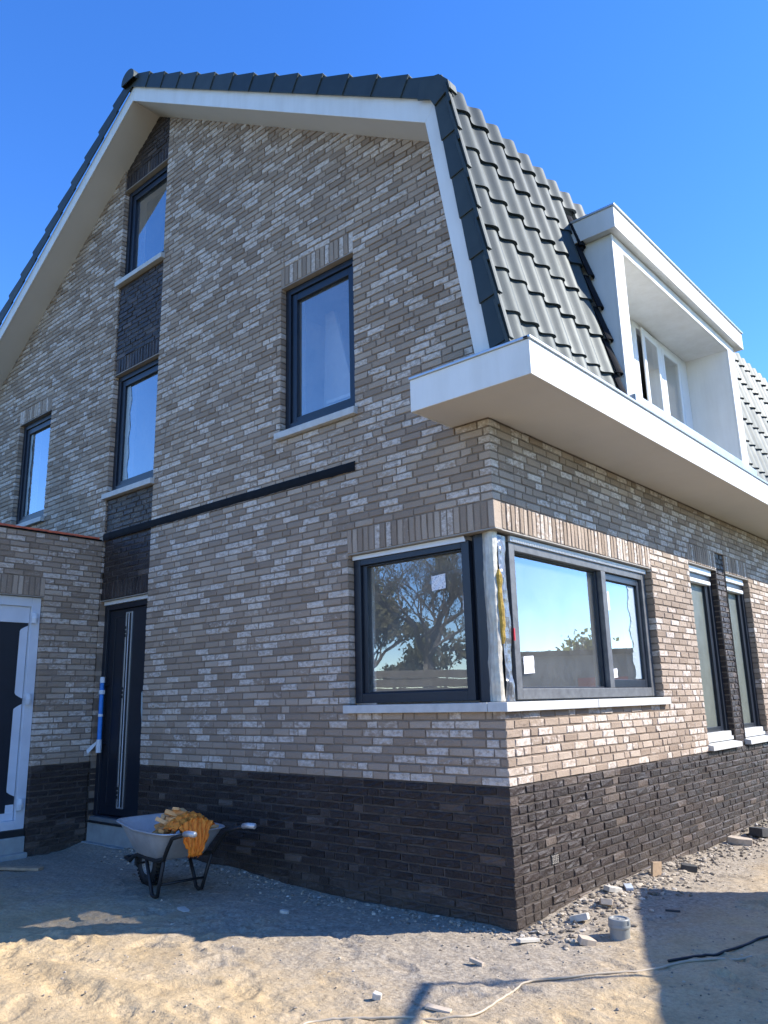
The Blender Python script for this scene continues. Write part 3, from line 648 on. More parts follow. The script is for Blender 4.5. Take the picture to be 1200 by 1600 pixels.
# knee piece of the verge
b = MB(); b.prism([(-.115, 6.10), (-.075, 6.02), steep(.03, .012), steep(-.05, .012), (-.02, 6.285), (-.2, 6.33), (-.24, 6.17)], 'y', -.41, -.392); b.prism([steep(.03, .012), steep(-.05, .012), (-.02, 6.285), (-.2, 6.33), (-.2, 6.30), (-.03, 6.26), steep(-.05, -.01), steep(.03, -.01)], 'y', -.392, -.30); b.build('verge_corner_tile', TILE, roof, .004)
# ridge tiles
for k in range(24):
    y0 = -.45+k*.42; b = MB(); r0, r1 = .132, .118; seg = 14; v = []
    for y, r in ((y0, r0), (y0+.44, r1)):
        for i in range(seg+1): a = math.pi*(i/seg*1.16-.08); v.append((AX+r*math.cos(a)*1.05, y, 9.115+r*math.sin(a)))
    f = [(i, i+1, seg+2+i, seg+1+i) for i in range(seg)]
    if k == 0: f.append(tuple(range(seg+1)))
    b.add(v, f); b.build('ridge_tile', TILE, roof, solid=.014 if k else .012, smooth=False)
# steep slope tiles
def tile_mesh(Ln=.43):
    b = MB(); ns = 12; wdt = .262; T = .02
    def h(u): return .021-.0235*math.sin(2*math.pi*(u*.96-.03))*(1.0 if u < .5 else 1.05)
    top = []; bot = []
    for i in range(ns+1):
        u = i/ns; y = wdt*u; hh = h(u)
        k0 = .034-.028*Ln/.43; top.append([(y, hh+k0, 0), (y, hh+.034, Ln)]); bot.append([(y, hh+k0-T, 0), (y, hh+.034-T-.004, Ln)])
    pts = []
    nn = (ns+1)*2
    for r in top: pts += r
    for r in bot: pts += r
    f = []
    for i in range(ns):
        a = 2*i; f.append((a, a+1, a+3, a+2)); f.append((nn+a, nn+a+2, nn+a+3, nn+a+1)); f.append((a+1, nn+a+1, nn+a+3, a+3))
    f.append((0, nn, nn+1, 1)); f.append((2*ns, 2*ns+1, nn+2*ns+1, nn+2*ns))
    # local (y along eave, h outward, s down) -> mesh coords x=h-normal etc.
    me = D.meshes.new('roof_tile'); V = [(nx_*hh+tx*s, y, nz_*hh+tz*s) for y, hh, s in pts]; me.from_pydata(V, [], f); me.materials.append(TILE)
    import bmesh
    bm = bmesh.new(); bm.from_mesh(me); bmesh.ops.recalc_face_normals(bm, faces=bm.faces)
    for e in bm.edges:
        if len(e.link_faces) == 2 and e.calc_face_angle(0) > R(35): e.smooth = False
    for fc in bm.faces: fc.smooth = True
    bm.to_mesh(me); bm.free(); return me
TM = tile_mesh(); TM0 = tile_mesh(.21)
DY0, DY1 = 1.42, 4.69
for k in range(7):
    zlow = 5.962-.3695*k; slow = (zlow-UPZ)/tz; s0 = slow-(.43 if k else .21)
    for j in range(36):
        y0 = -.425+.25*j
        if y0+.13 > DY0-.02 and y0+.12 < DY1+.0 and zlow < 5.66: continue
        o = D.objects.new('roof_tile', TM if k else TM0); COL.objects.link(o); o.parent = roof
        x, z = steep(s0, -.052+random.gauss(0, .0012)); o.location = (x, y0+random.gauss(0, .0015), z); o.rotation_euler = (random.gauss(0, .006), random.gauss(0, .004), random.gauss(0, .006))
# upper capping strip hides tile tops at the knee
b = MB(); b.prism([(-.06, 6.10), (.03, 6.13), (.03, 6.15), (-.06, 6.14)], 'y', -.33, 10); b.build('knee_strip', TILE, roof)

# ------------------------------------------------------------------ eave box
b = MB(); b.prism([(-.33, -.485), (.655, -.485), (.655, 10), (.0, 10), (.0, -.003), (-.33, -.003)], 'z', ZS, ZS+.012); ev = b.build('eave_soffit', SOFF, house); ev['label'] = 'deep white boxed eave wrapping the house corner'
b = MB(); b.box(-.33, .655, -.497, -.485, ZS-.004, 3.742); b.build('eave_fascia', WHITE, ev, .002)
b = MB(); b.box(.655, .667, -.497, 2.6, ZS-.004, 3.742); b.build('eave_fascia', WHITE, ev, .002)
b = MB(); b.box(.655, .667, 2.604, 5.7, ZS-.004, 3.742); b.box(.655, .667, 5.704, 10, ZS-.004, 3.742); b.build('eave_fascia', WHITE, ev, .002)
b = MB(); b.box(-.342, -.33, -.497, -.003, ZS-.004, 3.742); b.build('eave_end_board', WHITE, ev, .002)
b = MB(); b.box(-.345, .667, -.51, -.47, 3.743, 3.762); b.box(.628, .682, -.51, 10, 3.743, 3.763); b.box(-.35, -.31, -.468, -.003, 3.743, 3.761); b.build('eave_trim', ALU, ev, .003)
b = MB(); b.box(-.31, .627, -.469, -.003, 3.70, 3.735); b.box(.02, .627, -.002, 10, 3.70, 3.735); b.build('gutter_bed', ZINC, ev)

# ------------------------------------------------------------------ dormer
XP = .50
dm = MB().prism([(XP-.02, 3.90), (XP-.02, 5.49), (-.10, 5.49), (-.10, 3.90)], 'y', DY0, DY0+.012).build('dormer', WHITE, house)
MB().prism([(XP-.02, 3.90), (XP-.02, 5.49), (-.10, 5.49), (-.10, 3.90)], 'y', DY1-.012, DY1).build('dormer_cheek', WHITE, dm); dm['label'] = 'white dormer with a deep recessed window'
ih0, ih1, it, ib = DY0+.21, DY1-.23, 5.385, 3.96
b = MB(); b.box(XP-.02, XP, DY0-.004, ih0, 3.90, 5.492); b.build('dormer_post', WHITE, dm, .003)
b = MB(); b.box(XP-.02, XP, ih1, DY1+.004, 3.90, 5.492); b.build('dormer_post', WHITE, dm, .003)
b = MB(); b.box(XP-.019, XP-.001, ih0+.001, ih1-.001, it, 5.491); b.build('dormer_header', WHITE, dm, .003)
MB().box(0, XP-.021, ih0-.012, ih0, ib, it+.012).build('dormer_reveal', WHITE, dm); MB().box(0, XP-.021, ih1, ih1+.012, ib, it+.012).build('dormer_reveal', WHITE, dm)
b = MB(); b.box(0, XP-.0195, ih0, ih1, it, it+.012); b.build('dormer_ceiling', WHITE, dm)
b = MB(); b.box(-.02, XP+.03, ih0-.05, ih1+.05, ib-.02, ib-.004); b.build('dormer_floor', ZINC, dm)
b = MB(); b.box(-.05, XP+.062, DY0-.075, DY1+.14, 5.494, 5.505); b.build('dormer_eave_soffit', WHITE, dm)
b = MB(); b.box(-.05, XP+.062, DY0-.087, DY0-.075, 5.488, 5.695); b.build('dormer_fascia', WHITE, dm, .002)
b = MB(); b.box(XP+.062, XP+.074, DY0-.087, DY1+.152, 5.488, 5.695); b.build('dormer_fascia', WHITE, dm, .002)
b = MB(); b.box(-.05, XP+.062, DY1+.14, DY1+.152, 5.488, 5.695); b.build('dormer_fascia', WHITE, dm, .002)
b = MB(); b.box(-.06, XP+.09, DY0-.10, DY1+.168, 5.696, 5.716); b.build('dormer_cap', ALU, dm, .003)
b = MB(); b.box(.50, .555, DY0+.03, DY1+.06, 3.76, 3.955); b.build('zinc_apron', ZINC, dm, .006)
# dormer window (open sash on the left)
b = MB(); b.box(-.06, .0, ih0, 2.95, ib, it); b.build('dormer_panel', WHITE, dm)
b = MB(); bars(b, SID, 2.95, ih1, ib, it-.002, .06, .22, .10, .06, -.002, .06); b.box(3.56, 3.70, -.0015, .059, ib+.1, it-.06, 0, SID); b.build('dormer_window_frame', UPVC, dm, .004)
b = MB(); bars(b, lambda u, w, z: (-w+.03+(u-3.56)*-.05, u, z), 3.07, 3.56, ib+.08, it-.05, .07, .045, .08, .08, .010, .032); b.build('dormer_sash', UPVC, dm, .006)
pane(lambda u, w, z: (-w+.03+(u-3.56)*-.05, u, z), 3.135, 3.52, .012, ib+.165, it-.14, dm)
b = MB(); bars(b, SID, 3.70, 4.22, ib+.10, it-.06, .05, .05, .07, .07, -.006, .02); b.build('dormer_sash', UPVC, dm, .006)
pane(SID, 3.745, 4.175, .0, ib+.18, it-.14, dm)
b = MB(); b.box(-.9, -.88, 2.6, 4.5, 3.4, 5.6); b.build('interior_blind', PLASTER, dm)
b = MB(); b.box(.02, .05, 3.01, 3.03, 4.4, 4.46); b.build('window_handle', BLACK, dm)
# dark soaker flashings beside the dormer cheek
for k in range(6):
    s = .34+k*.335; x0, z0 = steep(s, .005); x1, z1 = steep(s+.36, .045); P = []
    for t in range(7):
        a = t/6; P.append([(x0-.0+.02*math.sin(a*3.14), DY0-.10+.10*a, z0), (x1+.03*math.sin(a*3.14), DY0-.10+.10*a, z1)])
    b = MB(); b.grid(P); b.build('side_flashing', LEAD, dm, solid=.012)
b = MB(); b.box(.13, .24, DY0-.07, DY0-.012, 5.41, 5.485); b.build('lead_corner', LEAD, dm, .02)

# ------------------------------------------------------------------ ground
PRINTS = []
_r = random.Random(21)
for k in range(95): PRINTS.append((_r.uniform(-2.6, 1.9), _r.uniform(-3.0, -.75), _r.uniform(0, 6.28), _r.uniform(.5, 1)))
for k in range(24): PRINTS.append((_r.uniform(.5, 1.8), _r.uniform(-.6, 3.0), _r.uniform(0, 6.28), _r.uniform(.5, 1)))
def height(X, Y):
    X = np.asarray(X, float); Y = np.asarray(Y, float); near = np.clip(1-(np.hypot(X, Y)-8)/20, 0, 1)
    h = .06*vnoise(X, Y, 1.7, 1)+.024*vnoise(X, Y, .55, 2)+.011*vnoise(X, Y, .21, 3)+.010*vnoise(X, Y, .09, 4)+.008*vnoise(X, Y, .045, 5)
    wall = np.exp(-(np.minimum(Y, 0)/.22)**2)*np.clip((-X-1.6)/2.2, 0, 1)*.07*(Y <= .4)
    sidew = np.exp(-(np.maximum(X, 0)/.28)**2)*np.clip((Y-.1)/.6, 0, 1)*.03*(X > -.3)
    for (px, py, a, d) in PRINTS:
        dx, dy = X-px, Y-py; m = np.hypot(dx, dy) < .35
        if not m.any(): continue
        u = dx*math.cos(a)+dy*math.sin(a); v = -dx*math.sin(a)+dy*math.cos(a); e = (u/.15)**2+(v/.055)**2
        foot = np.clip(1.25-e, 0, 1); rim = np.exp(-((np.sqrt(e)-1.25)/.22)**2)
        h = h-d*.017*np.minimum(foot*2, 1)+d*.007*rim+d*.004*foot*np.sign(np.sin(u*190))
    for (x0, y0, a, wd) in ((-1.2, -2.35, .08, .13), (-.9, -1.95, .16, .11), (.4, -1.75, -.35, .10)):
        u = (X-x0)*math.cos(a)+(Y-y0)*math.sin(a); v = -(X-x0)*math.sin(a)+(Y-y0)*math.cos(a); v = v+.05*np.sin(u*1.3)
        m = np.clip(1.3-np.abs(v)/wd, 0, 1)*np.clip(.6+2*vnoise(X, Y, .8, 9), 0, 1)*(np.abs(u) < 3.2)
        h = h-.014*m+.007*m*np.sign(np.sin(u*95+np.abs(v)*60))
    return h*near+wall+sidew-.012
def axis(fine0, fine1, st):
    a = list(np.arange(fine0, fine1+1e-6, st)); s = st; x = a[-1]
    up_ = []
    while x < 600: s *= 1.14; x += s; up_.append(x)
    s = st; x = a[0]; dn = []
    while x > -600: s *= 1.14; x -= s; dn.append(x)
    return np.array(dn[::-1]+a+up_)
gx, gy = axis(-3.6, 2.3, .021), axis(-3.1, 2.6, .021)
XX, YY = np.meshgrid(gx, gy, indexing='ij'); ZZ = height(XX, YY); nxg, nyg = XX.shape
V = np.stack([XX, YY, ZZ], -1).reshape(-1, 3); I = np.arange(nxg*nyg).reshape(nxg, nyg)
F = np.stack([I[:-1, :-1], I[1:, :-1], I[1:, 1:], I[:-1, 1:]], -1).reshape(-1, 4)
me = D.meshes.new('ground'); me.vertices.add(len(V)); me.vertices.foreach_set('co', V.ravel()); me.loops.add(F.size); me.loops.foreach_set('vertex_index', F.ravel()); me.polygons.add(len(F)); me.polygons.foreach_set('loop_start', np.arange(0, F.size, 4)); me.polygons.foreach_set('loop_total', np.full(len(F), 4))
me.update(calc_edges=True); me.polygons.foreach_set('use_smooth', np.ones(len(F), bool)); me.materials.append(GROUND)
gr = D.objects.new('ground', me); COL.objects.link(gr); gr['kind'] = 'structure'; gr['label'] = 'churned sand and soil of the building plot'
def gz(x, y): return float(height(np.array([x]), np.array([y]))[0])

# ------------------------------------------------------------------ rubble and shards
ICO = [(0, 0, -1), (.72, -.53, -.45), (-.28, -.85, -.45), (-.89, 0, -.45), (-.28, .85, -.45), (.72, .53, -.45), (.28, -.85, .45), (-.72, -.53, .45), (-.72, .53, .45), (.28, .85, .45), (.89, 0, .45), (0, 0, 1)]
ICF = [(0, 1, 2), (1, 0, 5), (0, 2, 3), (0, 3, 4), (0, 4, 5), (1, 5, 10), (2, 1, 6), (3, 2, 7), (4, 3, 8), (5, 4, 9), (1, 10, 6), (2, 6, 7), (3, 7, 8), (4, 8, 9), (5, 9, 10), (6, 10, 11), (7, 6, 11), (8, 7, 11), (9, 8, 11), (10, 9, 11)]
def stone(b, x, y, s, r, flat=1):
    sc = (s*r.uniform(.6, 1.4), s*r.uniform(.6, 1.2), s*r.uniform(.3, .8)*flat); a = r.uniform(0, 6.28); tl = r.uniform(-.5, .5); z = gz(x, y)+sc[2]*.35
    M = Matrix.Rotation(a, 3, 'Z') @ Matrix.Rotation(tl, 3, 'X'); v = []
    for p in ICO:
        q = M @ Vector((p[0]*sc[0]*r.uniform(.75, 1.2), p[1]*sc[1]*r.uniform(.75, 1.2), p[2]*sc[2]*r.uniform(.75, 1.2))); v.append((q.x+x, q.y+y, q.z+z))
    b.add(v, ICF)
r_ = random.Random(5); b = MB()
for k in range(1700):      # along the side wall
    y = r_.uniform(-.15, 5.5); x = abs(r_.gauss(0, .20))+.02; stone(b, x, y, r_.choice((.005, .007, .009, .012, .016, .024)), r_)
for k in range(240): stone(b, abs(r_.gauss(0, .18))+.04, r_.uniform(-.1, 2.4), r_.choice((.02, .026, .034)), r_, .45)
for k in range(900):       # along the gable
    x = -r_.uniform(-.3, 4.6); y = -abs(r_.gauss(0, .16))-.02; stone(b, x, y, r_.choice((.005, .006, .008, .010, .016)), r_)
for k in range(700):       # loose grit on the sand
    stone(b, r_.uniform(-3.2, 1.8), r_.uniform(-2.6, -.25), r_.choice((.003, .004, .005, .006, .010)), r_)
for k in range(250): stone(b, r_.uniform(.3, 1.6), r_.uniform(-.4, 4), r_.choice((.004, .006, .009)), r_)
b.build('rubble', STONE); tag(D.objects['rubble'], 'small stone and mortar rubble scattered along the wall foot', 'rubble', kind='stuff')
SHARD = {k: plain('shard_'+k, c, .8, .15, .3, 25) for k, c in dict(white=(.52, .48, .41), beige=(.46, .38, .29), brown=(.34, .24, .15), dark=(.05, .05, .05), blue=(.42, .46, .52)).items()}
def shard(name, x, y, l, w, h, a, tilt, m, label, cat='debris'):
    r = random.Random(int(x*1000+y*77)); v = []
    pl = [(-.5, -.45), (-.1, -.55), (.5, -.4), (.55, .2), (.3, .5), (-.45, .5)]
    pl = [(p[0]+r.uniform(-.08, .08), p[1]+r.uniform(-.1, .1)) for p in pl]
    o = MB().prism([(p[0]*l, p[1]*w) for p in pl], 'z', -h/2, h/2).build(name, SHARD[m], None, .003)
    o.location = (x, y, gz(x, y)+h*.45+abs(math.sin(tilt))*l*.25); o.rotation_euler = (tilt*.4, tilt, a); return tag(o, label, cat)
def slat_(name, x, y, l, w, h, a, tilt, m, label, cat='debris'):
    b = MB(); b.prism([(-.5*l, -.5*w), (.5*l, -.42*w), (.47*l, .5*w), (-.5*l, .46*w)], 'z', -h/2, h/2); o = b.build(name, SHARD[m], None, .002)
    o.location = (x, y, gz(x, y)+h*.5+abs(math.sin(tilt))*l*.3); o.rotation_euler = (0, tilt, a); return tag(o, label, cat)
slat_('tile_strip', .179, -.169, .15, .05, .018, R(68), .1, 'white', 'white stone strip lying on sand in front of the house corner')
slat_('wood_offcut', .151, -.678, .10, .025, .02, R(-10), .08, 'beige', 'short pale offcut on sand, above the pole shadow')
shard('stone_chip', .059, -1.425, .045, .035, .03, .4, .2, 'white', 'small white chip alone on the sand left of the pole shadow')
slat_('slate_piece', .378, -1.334, .13, .05, .012, R(20), .12, 'beige', 'flat wedge of slate lying beside the bend of the hose')
slat_('tile_strip', .162, 1.311, .11, .06, .02, R(-58), .1, 'blue', 'white tile strip half in the container shadow')
shard('brick_shard', .150, 1.868, .13, .02, .11, R(80), .12, 'brown', 'brown square shard leaning against the plinth, tallest of the debris')
shard('brick_shard', .46, .037, .10, .07, .04, .9, .25, 'beige', 'beige brick piece lying left of the grey pipe')
shard('brick_shard', .15, 3.9, .20, .12, .06, .3, .1, 'beige', 'pale slab fragment farthest along the side wall')
shard('brick_shard', .23, .80, .13, .08, .04, 2.2, .3, 'beige', 'beige slab fragment in the rubble behind the grey pipe')
shard('brick_shard', .22, .42, .12, .08, .04, .2, -.25, 'white', 'whitish slab fragment in the middle of the rubble near the corner')
shard('brick_shard', .13, 1.12, .14, .06, .035, 1.2, .2, 'white', 'pale slab fragment against the plinth before the container shadow')
shard('brick_shard', .26, 2.25, .12, .09, .05, .6, .15, 'dark', 'dark clod in the rubble beside the leaning brown shard')
shard('brick_shard', .20, 4.35, .24, .16, .08, 1.6, .1, 'dark', 'dark lump beside the farthest pale slab fragment')
shard('stone_chip', -1.55, -.62, .06, .035, .02, .3, .1, 'white', 'pale chip on the shaded ground right of the wheelbarrow')
shard('stone_chip', -2.22, -1.0, .12, .06, .015, -.2, .05, 'white', 'flat pale fragment on the shaded ground in front of the barrow leg')
slat_('batten_offcut', .60, 1.05, .10, .02, .012, .3, 0, 'dark', 'dark splinter lying in the container shadow')
b = MB(); b.box(-.46, .42, -.045, .045, 0, .026); o = b.build('plank', WOODP, None, .004); o.location = (-5.02, -1.085, gz(-5.0, -1.09)+.012); o.rotation_euler = (0, .0, R(29)); tag(o, 'short raw timber plank lying in front of the garage door', 'plank')

# hose and cable on the ground
def snake(name, pts, r, m, label, cat):
    P = []
    n = len(pts)
    for i in range(n-1):
        p0, p1, p2, p3 = [Vector(pts[max(0, min(n-1, i+k))]) for k in (-1, 0, 1, 2)]
        for t in np.linspace(0, 1, 12, endpoint=(i == n-2)):
            q = .5*((2*p1)+(p2-p0)*t+(2*p0-5*p1+4*p2-p3)*t*t+(3*p1-p0-3*p2+p3)*t**3); P.append((q.x, q.y, sum(gz(q.x+a, q.y+c_) for a, c_ in ((0, 0), (.06, 0), (-.06, 0), (0, .06), (0, -.06), (.12, 0), (-.12, 0)))/7+r*.9))
    b = MB(); b.tube(P, r, 8); return tag(b.build(name, m, None, smooth=True), label, cat)
snake('hose', [(-.45, -2.25), (-.06, -1.966), (.0, -1.80), (.16, -1.64), (.449, -1.403), (.55, -1.26), (.535, -.95), (.54, -.72), (.93, -.225), (1.04, .035), (1.3, .45)], .0065, HOSE, 'thin beige hose winding over the sand in the foreground', 'hose')
snake('cable', [(.98, .02), (1.075, .22), (1.2, .61), (1.26, .87), (1.5, 1.3)], .008, CABLE, 'black cable lying on the ground in the container shadow', 'cable')

# grey pipe stub with cap
px, py = .56, .30; pz = gz(px, py)-.03
pp = empty('drain_pipe', (px, py, pz), label='short grey plastic drain pipe with screw cap rising from the sand', cat='pipe'); pp['local'] = 1
MB().lathe([(.062, -.1), (.062, .085), (.067, .088), (.069, .10), (.067, .108)], 36).build('pipe_body', GREYPVC, pp, smooth=True, bevel=.002)
MB().lathe([(.0635, .106), (.066, .108), (.066, .137), (.062, .141), (.050, .141), (.048, .134), (.012, .134), (.010, .138), (.0, .138)], 36).build('cap', GREYPVC, pp, bevel=.0015)
b = MB(); b.box(.064, .071, -.012, .012, .110, .134); b.build('cap_lug', GREYPVC, pp, .002)

# ------------------------------------------------------------------ wheelbarrow
bx, by = -3.13, -.70; wb = empty('wheelbarrow', (bx, by, gz(bx, by)-.005), R(-7), label='galvanised wheelbarrow with black tube frame beside the dark plinth', cat='wheelbarrow'); wb['local'] = 1
def tray():
    b = MB(); rows = []; n = 36
    # rings: rounded rectangles from floor to rim; x along the barrow
    for z, x0, x1, hw, rr_ in ((.285, .10, .52, .15, .05), (.283, .06, .56, .18, .07), (.30, .03, .60, .205, .08), (.46, -.14, .74, .275, .11), (.50, -.185, .775, .290, .12), (.502, -.20, .79, .305, .125), (.494, -.205, .795, .31, .125)):
        ring = []
        for k in range(n):
            a = 2*math.pi*k/n; ca, sa = math.cos(a), math.sin(a); e = .38
            ux = math.copysign(abs(ca)**e, ca); uy = math.copysign(abs(sa)**e, sa)
            x = (x0+x1)/2+(x1-x0)/2*ux; taper = .86+.14*((x+.2)/1.0 if False else 1); zz = z
            if z > .4: zz = z+.03*max(0, -ux)
            ring.append((x, hw*uy*(.93 if ux < -.5 else 1), zz))
        rows.append(ring)
    for i in range(len(rows)-1):
        A, B_ = rows[i], rows[i+1]; b.add(A+B_, [(k, (k+1) % n, n+(k+1) % n, n+k) for k in range(n)])
    b.add(rows[0], [tuple(range(n))])
    import bmesh
    o = b.build('tray', STEEL, wb, smooth=True, fix=False)
    bm = bmesh.new(); bm.from_mesh(o.data); bmesh.ops.remove_doubles(bm, verts=bm.verts, dist=1e-5); bmesh.ops.recalc_face_normals(bm, faces=bm.faces); bm.to_mesh(o.data); bm.free()
    md = o.modifiers.new('thick', 'SOLIDIFY'); md.thickness = .004; return o
tr_ = tray()
for s in (1,):
    for k in range(5):
        x = .08+k*.10; MB().tube([(x-.02, s*.205, .33), (x-.035, s*.246, .43)], .006, 6).build('pressed_rib', STEEL, wb)
for s in (-1, 1):
    b = MB(); b.tube([(-.26, s*.10, .20), (-.14, s*.115, .19), (-.05, s*.13, .235), (.10, s*.165, .272), (.50, s*.20, .275), (.66, s*.215, .31), (.74, s*.225, .40), (.82, s*.235, .475), (1.07, s*.25, .535)], .0155, 10); b.build('frame_tube', BLACK, wb, smooth=True)
    b = MB(); b.tube([(1.04, s*.2485, .530), (1.10, s*.251, .540), (1.19, s*.253, .543)], .021, 10); b.build('grip', STEEL, wb, smooth=True)
    b = MB(); b.tube([(.30, s*.185, .275), (.40, s*.19, .10), (.435, s*.19, .025), (.48, s*.19, .012), (.53, s*.19, .025), (.56, s*.195, .10), (.64, s*.205, .29)], .0145, 10); b.build('leg', BLACK, wb, smooth=True)
MB().tube([(.565, -.195, .11), (.565, .195, .11)], .010, 8).build('cross_brace', BLACK, wb, smooth=True); MB().tube([(-.26, -.10, .20), (-.265, 0, .20), (-.26, .10, .20)], .0155, 8).build('front_bar', BLACK, wb, smooth=True)
b = MB(); b.tube([(.0, -.13, .185), (.0, .13, .185)], .009, 8); b.box(-.02, .02, -.132, -.122, .17, .26); b.box(-.02, .02, .122, .132, .17, .26); b.build('axle', BLACK, wb)
tor = [(.185-.045+.045*math.cos(a)*1.0, .045*math.sin(a)) for a in np.linspace(0, 2*math.pi, 15)]
wh = MB().lathe(tor, 36, (0, 0, .185), axis='y').build('tyre', BLACK, wb, smooth=True)
b = MB()
for k in range(40):
    a = 2*math.pi*k/40
    for s in (-1, 1):
        M_ = lambda x, y, z, a=a: (math.cos(a)*x-math.sin(a)*z, y, math.sin(a)*x+math.cos(a)*z+.185)
        b.box(.172, .189, s*.004, s*.036, -.007, .007, 0, M_)
b.build('tread', BLACK, wh)
MB().lathe([(.10, -.028), (.098, -.012), (.03, -.006), (.028, -.04), (.0, -.04)], 28, (0, 0, .185), axis='y').build('rim', STEEL, wb, smooth=False)
MB().lathe([(.10, .028), (.098, .012), (.03, .006), (.028, .04), (.0, .04)], 28, (0, 0, .185), axis='y').build('rim', STEEL, wb, smooth=False)
# bag of firewood in an orange net
c7, s7 = math.cos(R(-7)), math.sin(R(-7))
def wl(x, y, z): return (bx+c7*x-s7*y, by+s7*x+c7*y, wb.location.z+z)
bl = wl(.5, 0, .265); bag = empty('firewood_bag', bl, R(-7), label='orange net bag of split firewood lying in the wheelbarrow', cat='firewood bag'); bag['local'] = 1
r_ = random.Random(17)
WBX = MB().box(-.5, .5, -.5, .5, -.5, .5); wme = None
for k in range(44):
    t = r_.random(); x = -.25+.38*t+r_.gauss(0, .02); prof_ = .235+.155*max(0, math.sin(min(1, (x+.3)/.5)*2.0)); y = r_.uniform(-.19, .17); z = prof_*(1-.45*(y/.22)**2)*r_.uniform(.78, .97)-.01
    b = MB(); l, w_, h_ = r_.uniform(.12, .19), r_.uniform(.035, .06), r_.uniform(.028, .045)
    b.prism([(-w_/2, -h_/2), (w_/2, -h_/2*r_.uniform(.3, 1)), (w_/2*r_.uniform(.5, 1), h_/2), (-w_/2, h_/2*r_.uniform(.4, 1))], 'x', -l/2, l/2); o = b.build('log', FIRE, bag, .002)
    o.location = (x, y, z); o.rotation_euler = (r_.uniform(-.5, .5), r_.uniform(-.5, .5), r_.uniform(-1.2, 1.2))
for k in range(7):
    b = MB(); l, w_, h_ = r_.uniform(.14, .19), r_.uniform(.03, .045), r_.uniform(.02, .035); b.prism([(-w_/2, -h_/2), (w_/2, -h_/2*.5), (w_/2*.8, h_/2), (-w_/2, h_/2*.7)], 'x', -l/2, l/2); o = b.build('log', FIRE, bag, .002)
    o.location = (.08+r_.gauss(0, .04), r_.uniform(-.12, .08), .25+r_.gauss(0, .02)); o.rotation_euler = (r_.uniform(-.4, .4), R(-50)+r_.uniform(-.3, .3), r_.uniform(-.8, .8))
P = []
for i in range(41):
    t = i/40; row = []
    for j in range(33):
        v = j/32*2-1; wr = .011*math.sin(j*1.3+i*.25+1.5*math.sin(i*.31))+.03*(.5-abs(float(vnoise(np.array([j*.05+i*.012]), np.array([i*.03]), .11, 40)[0]))*2)
        if t < .5: q = t/.5; x = .13+.19*q; z = .355-.04*q*q-.10*v*v*(1-.4*q); wd = .19-.03*q
        else: q = (t-.5)/.5; x = .32+.045*math.sin(q*2.2); z = .34-.27*q-.06*v*v*(1-q); wd = .14-.085*q
        row.append((x+wr, -.03+wd*v+.4*wr-.035*t, z+wr*.8))
    P.append(row)
b = MB(); b.grid(P); b.build('net', ORANGE, bag, smooth=True, solid=.004)

# ------------------------------------------------------------------ surroundings outside the frame (mirrored in the panes, casting the shadows)
def tree(name, x, y, h, spread, nleaf, leafm, label, seed, trunk=.2, bare=True, lsz=.09, lvl=4, tf=.30, group=None):
    r = random.Random(seed); t = empty(name, (x, y, 0), label=label, cat='tree', group=group); t['local'] = 1; b = MB(); tips = []
    def grow(p, d, l, rad, lv):
        pts = [p]; q = p.copy(); dd = d.copy()
        for k in range(3):
            dd = (dd+Vector((r.gauss(0, .13), r.gauss(0, .13), r.gauss(.03, .08)))).normalized(); q = q+dd*l/3; pts.append(q.copy())
        b.tube(pts, [rad*(1-.14*k) for k in range(4)], 6 if lv > 1 else 4, cap=False)
        if lv <= 2: tips.extend(pts[1:])
        if lv == 0: return
        for k in range(3 if lv < lvl else 4):
            a = r.uniform(0, 6.28); s = spread*r.uniform(.5, 1.0); side_ = Vector((math.cos(a), math.sin(a), 0)); nd = (dd*(1-.3*s)+side_*s+Vector((0, 0, .15))).normalized()
            grow(pts[3 if k else 2], nd, l*r.uniform(.62, .82), rad*.6, lv-1)
    grow(Vector((0, 0, -.1)), Vector((r.gauss(0, .05), r.gauss(0, .05), 1)), h*tf, trunk, lvl); b.build('trunk', BARK, t, fix=False)
    V = []; F = []
    for k in range(nleaf):
        p = r.choice(tips)+Vector((r.gauss(0, .22), r.gauss(0, .22), r.gauss(0, .2))); s = lsz*r.uniform(.5, 1.3); n = Vector((r.gauss(0, 1), r.gauss(0, 1), r.gauss(0, 1))).normalized(); a = n.orthogonal().normalized()*s; c_ = n.cross(a).normalized()*s*.6; k0 = len(V)
        V += [p-a, p-c_, p+a, p+c_]; F.append((k0, k0+1, k0+2, k0+3))
    me = D.meshes.new('crown'); me.from_pydata([tuple(v) for v in V], [], F); me.materials.append(leafm); o = D.objects.new('crown', me); COL.objects.link(o); o.parent = t
tree('budding_tree', -32.6, -41.5, 24, .9, 5200, LEAFO, 'tall tree with olive buds mirrored in the gable corner window', 4, .40, lvl=7, lsz=.085, tf=.19)
tree('budding_tree', -44, -47, 20, .9, 5000, LEAFO, 'farther tree with olive buds, left one in the gable pane reflection', 9, .3, lvl=5, lsz=.2, tf=.2)
tree('budding_tree', -32, -56, 20, .9, 5000, LEAFO, 'tree with olive buds, farthest one in the gable pane reflection', 19, .3, lvl=5, lsz=.2, tf=.2)
for k, (tx_, ty_) in enumerate(((-26, -62), (-36, -66), (-45, -60), (-54, -63), (-62, -57), (-24, -50), (-56, -48))):
    tree('budding_tree', tx_, ty_, 13+k % 3*2, .95, 2200, LEAFO, 'budding tree in the far row mirrored in the gable corner window', 30+k, .22, lvl=5, lsz=.26, tf=.17, group='far row of budding trees')
tree('leafy_tree', 8.4, 18.2, 3.6, .8, 6000, LEAFG, 'bushy green tree mirrored above the dark shed', 12, .12, lvl=4, lsz=.10)
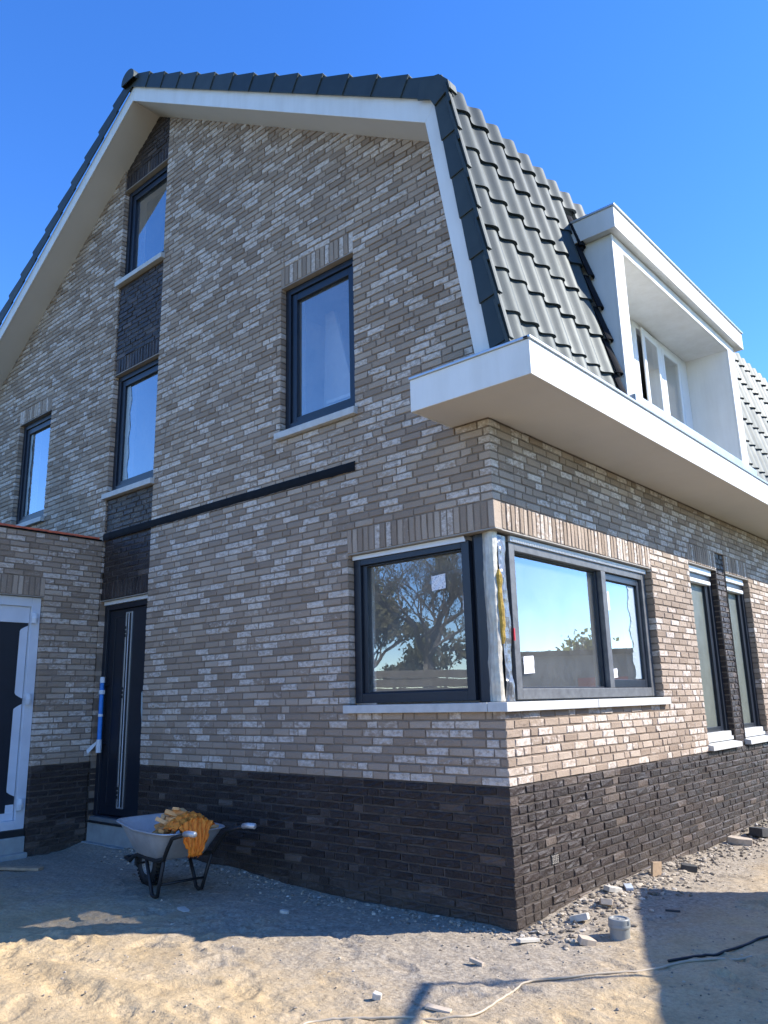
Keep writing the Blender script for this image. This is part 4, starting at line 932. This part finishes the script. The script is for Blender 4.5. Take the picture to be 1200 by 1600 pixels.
tree('leafy_tree', 4.4, 21.5, 4.6, .85, 7000, LEAFG, 'larger bushy green tree mirrored in the right light of the side window', 15, .13, lvl=4, lsz=.11)
fn = empty('garden_fence', (-7.5, -8.4, 0), R(-38), label='brown board fence mirrored low in the gable corner window', cat='fence'); fn['local'] = 1
for k in range(9): MB().box(-8+k*2-.05, -8+k*2+.05, -.05, .05, -.1, 2.2).build('post', FENCE, fn)
bm_ = MB().box(-7.99, 7.99, .052, .075, 0, .17).build('board', FENCE, fn); bm_.location.z = .05
for k in range(1, 11): o = bm_.copy(); COL.objects.link(o); o.location.z = .05+k*.185; o.parent = fn
# dark shed mirrored in the side window
sh = empty('shed', (8.2, 12.5, 0), R(-28), label='dark flat shed mirrored low in the side corner window', cat='shed'); sh['local'] = 1
MB().box(-4, 4, 0, 2.6, -.1, 2.45).build('shed_wall', CONT, sh); MB().box(-4.1, 4.1, -.1, 2.7, 2.45, 2.58).build('shed_roof', LEAD, sh); MB().box(-3.4, -2.2, -.06, -.01, 0, 1.9).build('shed_door', REDP, sh)
# site container that shades the right foreground
HC = 2.6; ex, ey = .466, -.885; cax, cay = .17+HC*SUN.x/SUN.z, 1.38+HC*SUN.y/SUN.z
ct = empty('site_container', (cax, cay, 0), math.atan2(ey, ex), label='grey steel site container outside the frame whose shadow lies on the sand', cat='container'); ct['local'] = 1
MB().box(0.02, 6.0, .04, 2.4, .02, HC-.02).build('container_body', CONT, ct)
cr = MB().box(-.06, .06, 0, .04, .12, HC-.1).build('corrugation', CONT, ct); cr.location.x = .15
for k in range(1, 24): o = cr.copy(); COL.objects.link(o); o.location.x = .15+k*.245; o.parent = ct
for z in (0.0, HC-.10): MB().box(0, 6.02, -.01, .06, z, z+.10).build('rail', CONT, ct)
# scaffold post with a top rail
HP = 3.0; sx_, sy_ = .13+HP*SUN.x/SUN.z, -1.06+HP*SUN.y/SUN.z
sf = empty('scaffold_frame', (sx_, sy_, 0), 0, label='steel scaffold post and rail casting the thin forked shadow on the sand', cat='scaffold'); sf['local'] = 1
MB().tube([(0, 0, -.1), (.005, 0, 1.5), (0, .0, HP)], .017, 8).build('pole', STEEL, sf); MB().tube([(-.02*ex, -.02*ey, HP), (ex*2.2, ey*2.2, HP)], .03, 8).build('rail', STEEL, sf)
MB().tube([(ex*2.2, ey*2.2, HP+.03), (ex*2.2, ey*2.2, -.1)], .024, 8).build('pole', STEEL, sf)
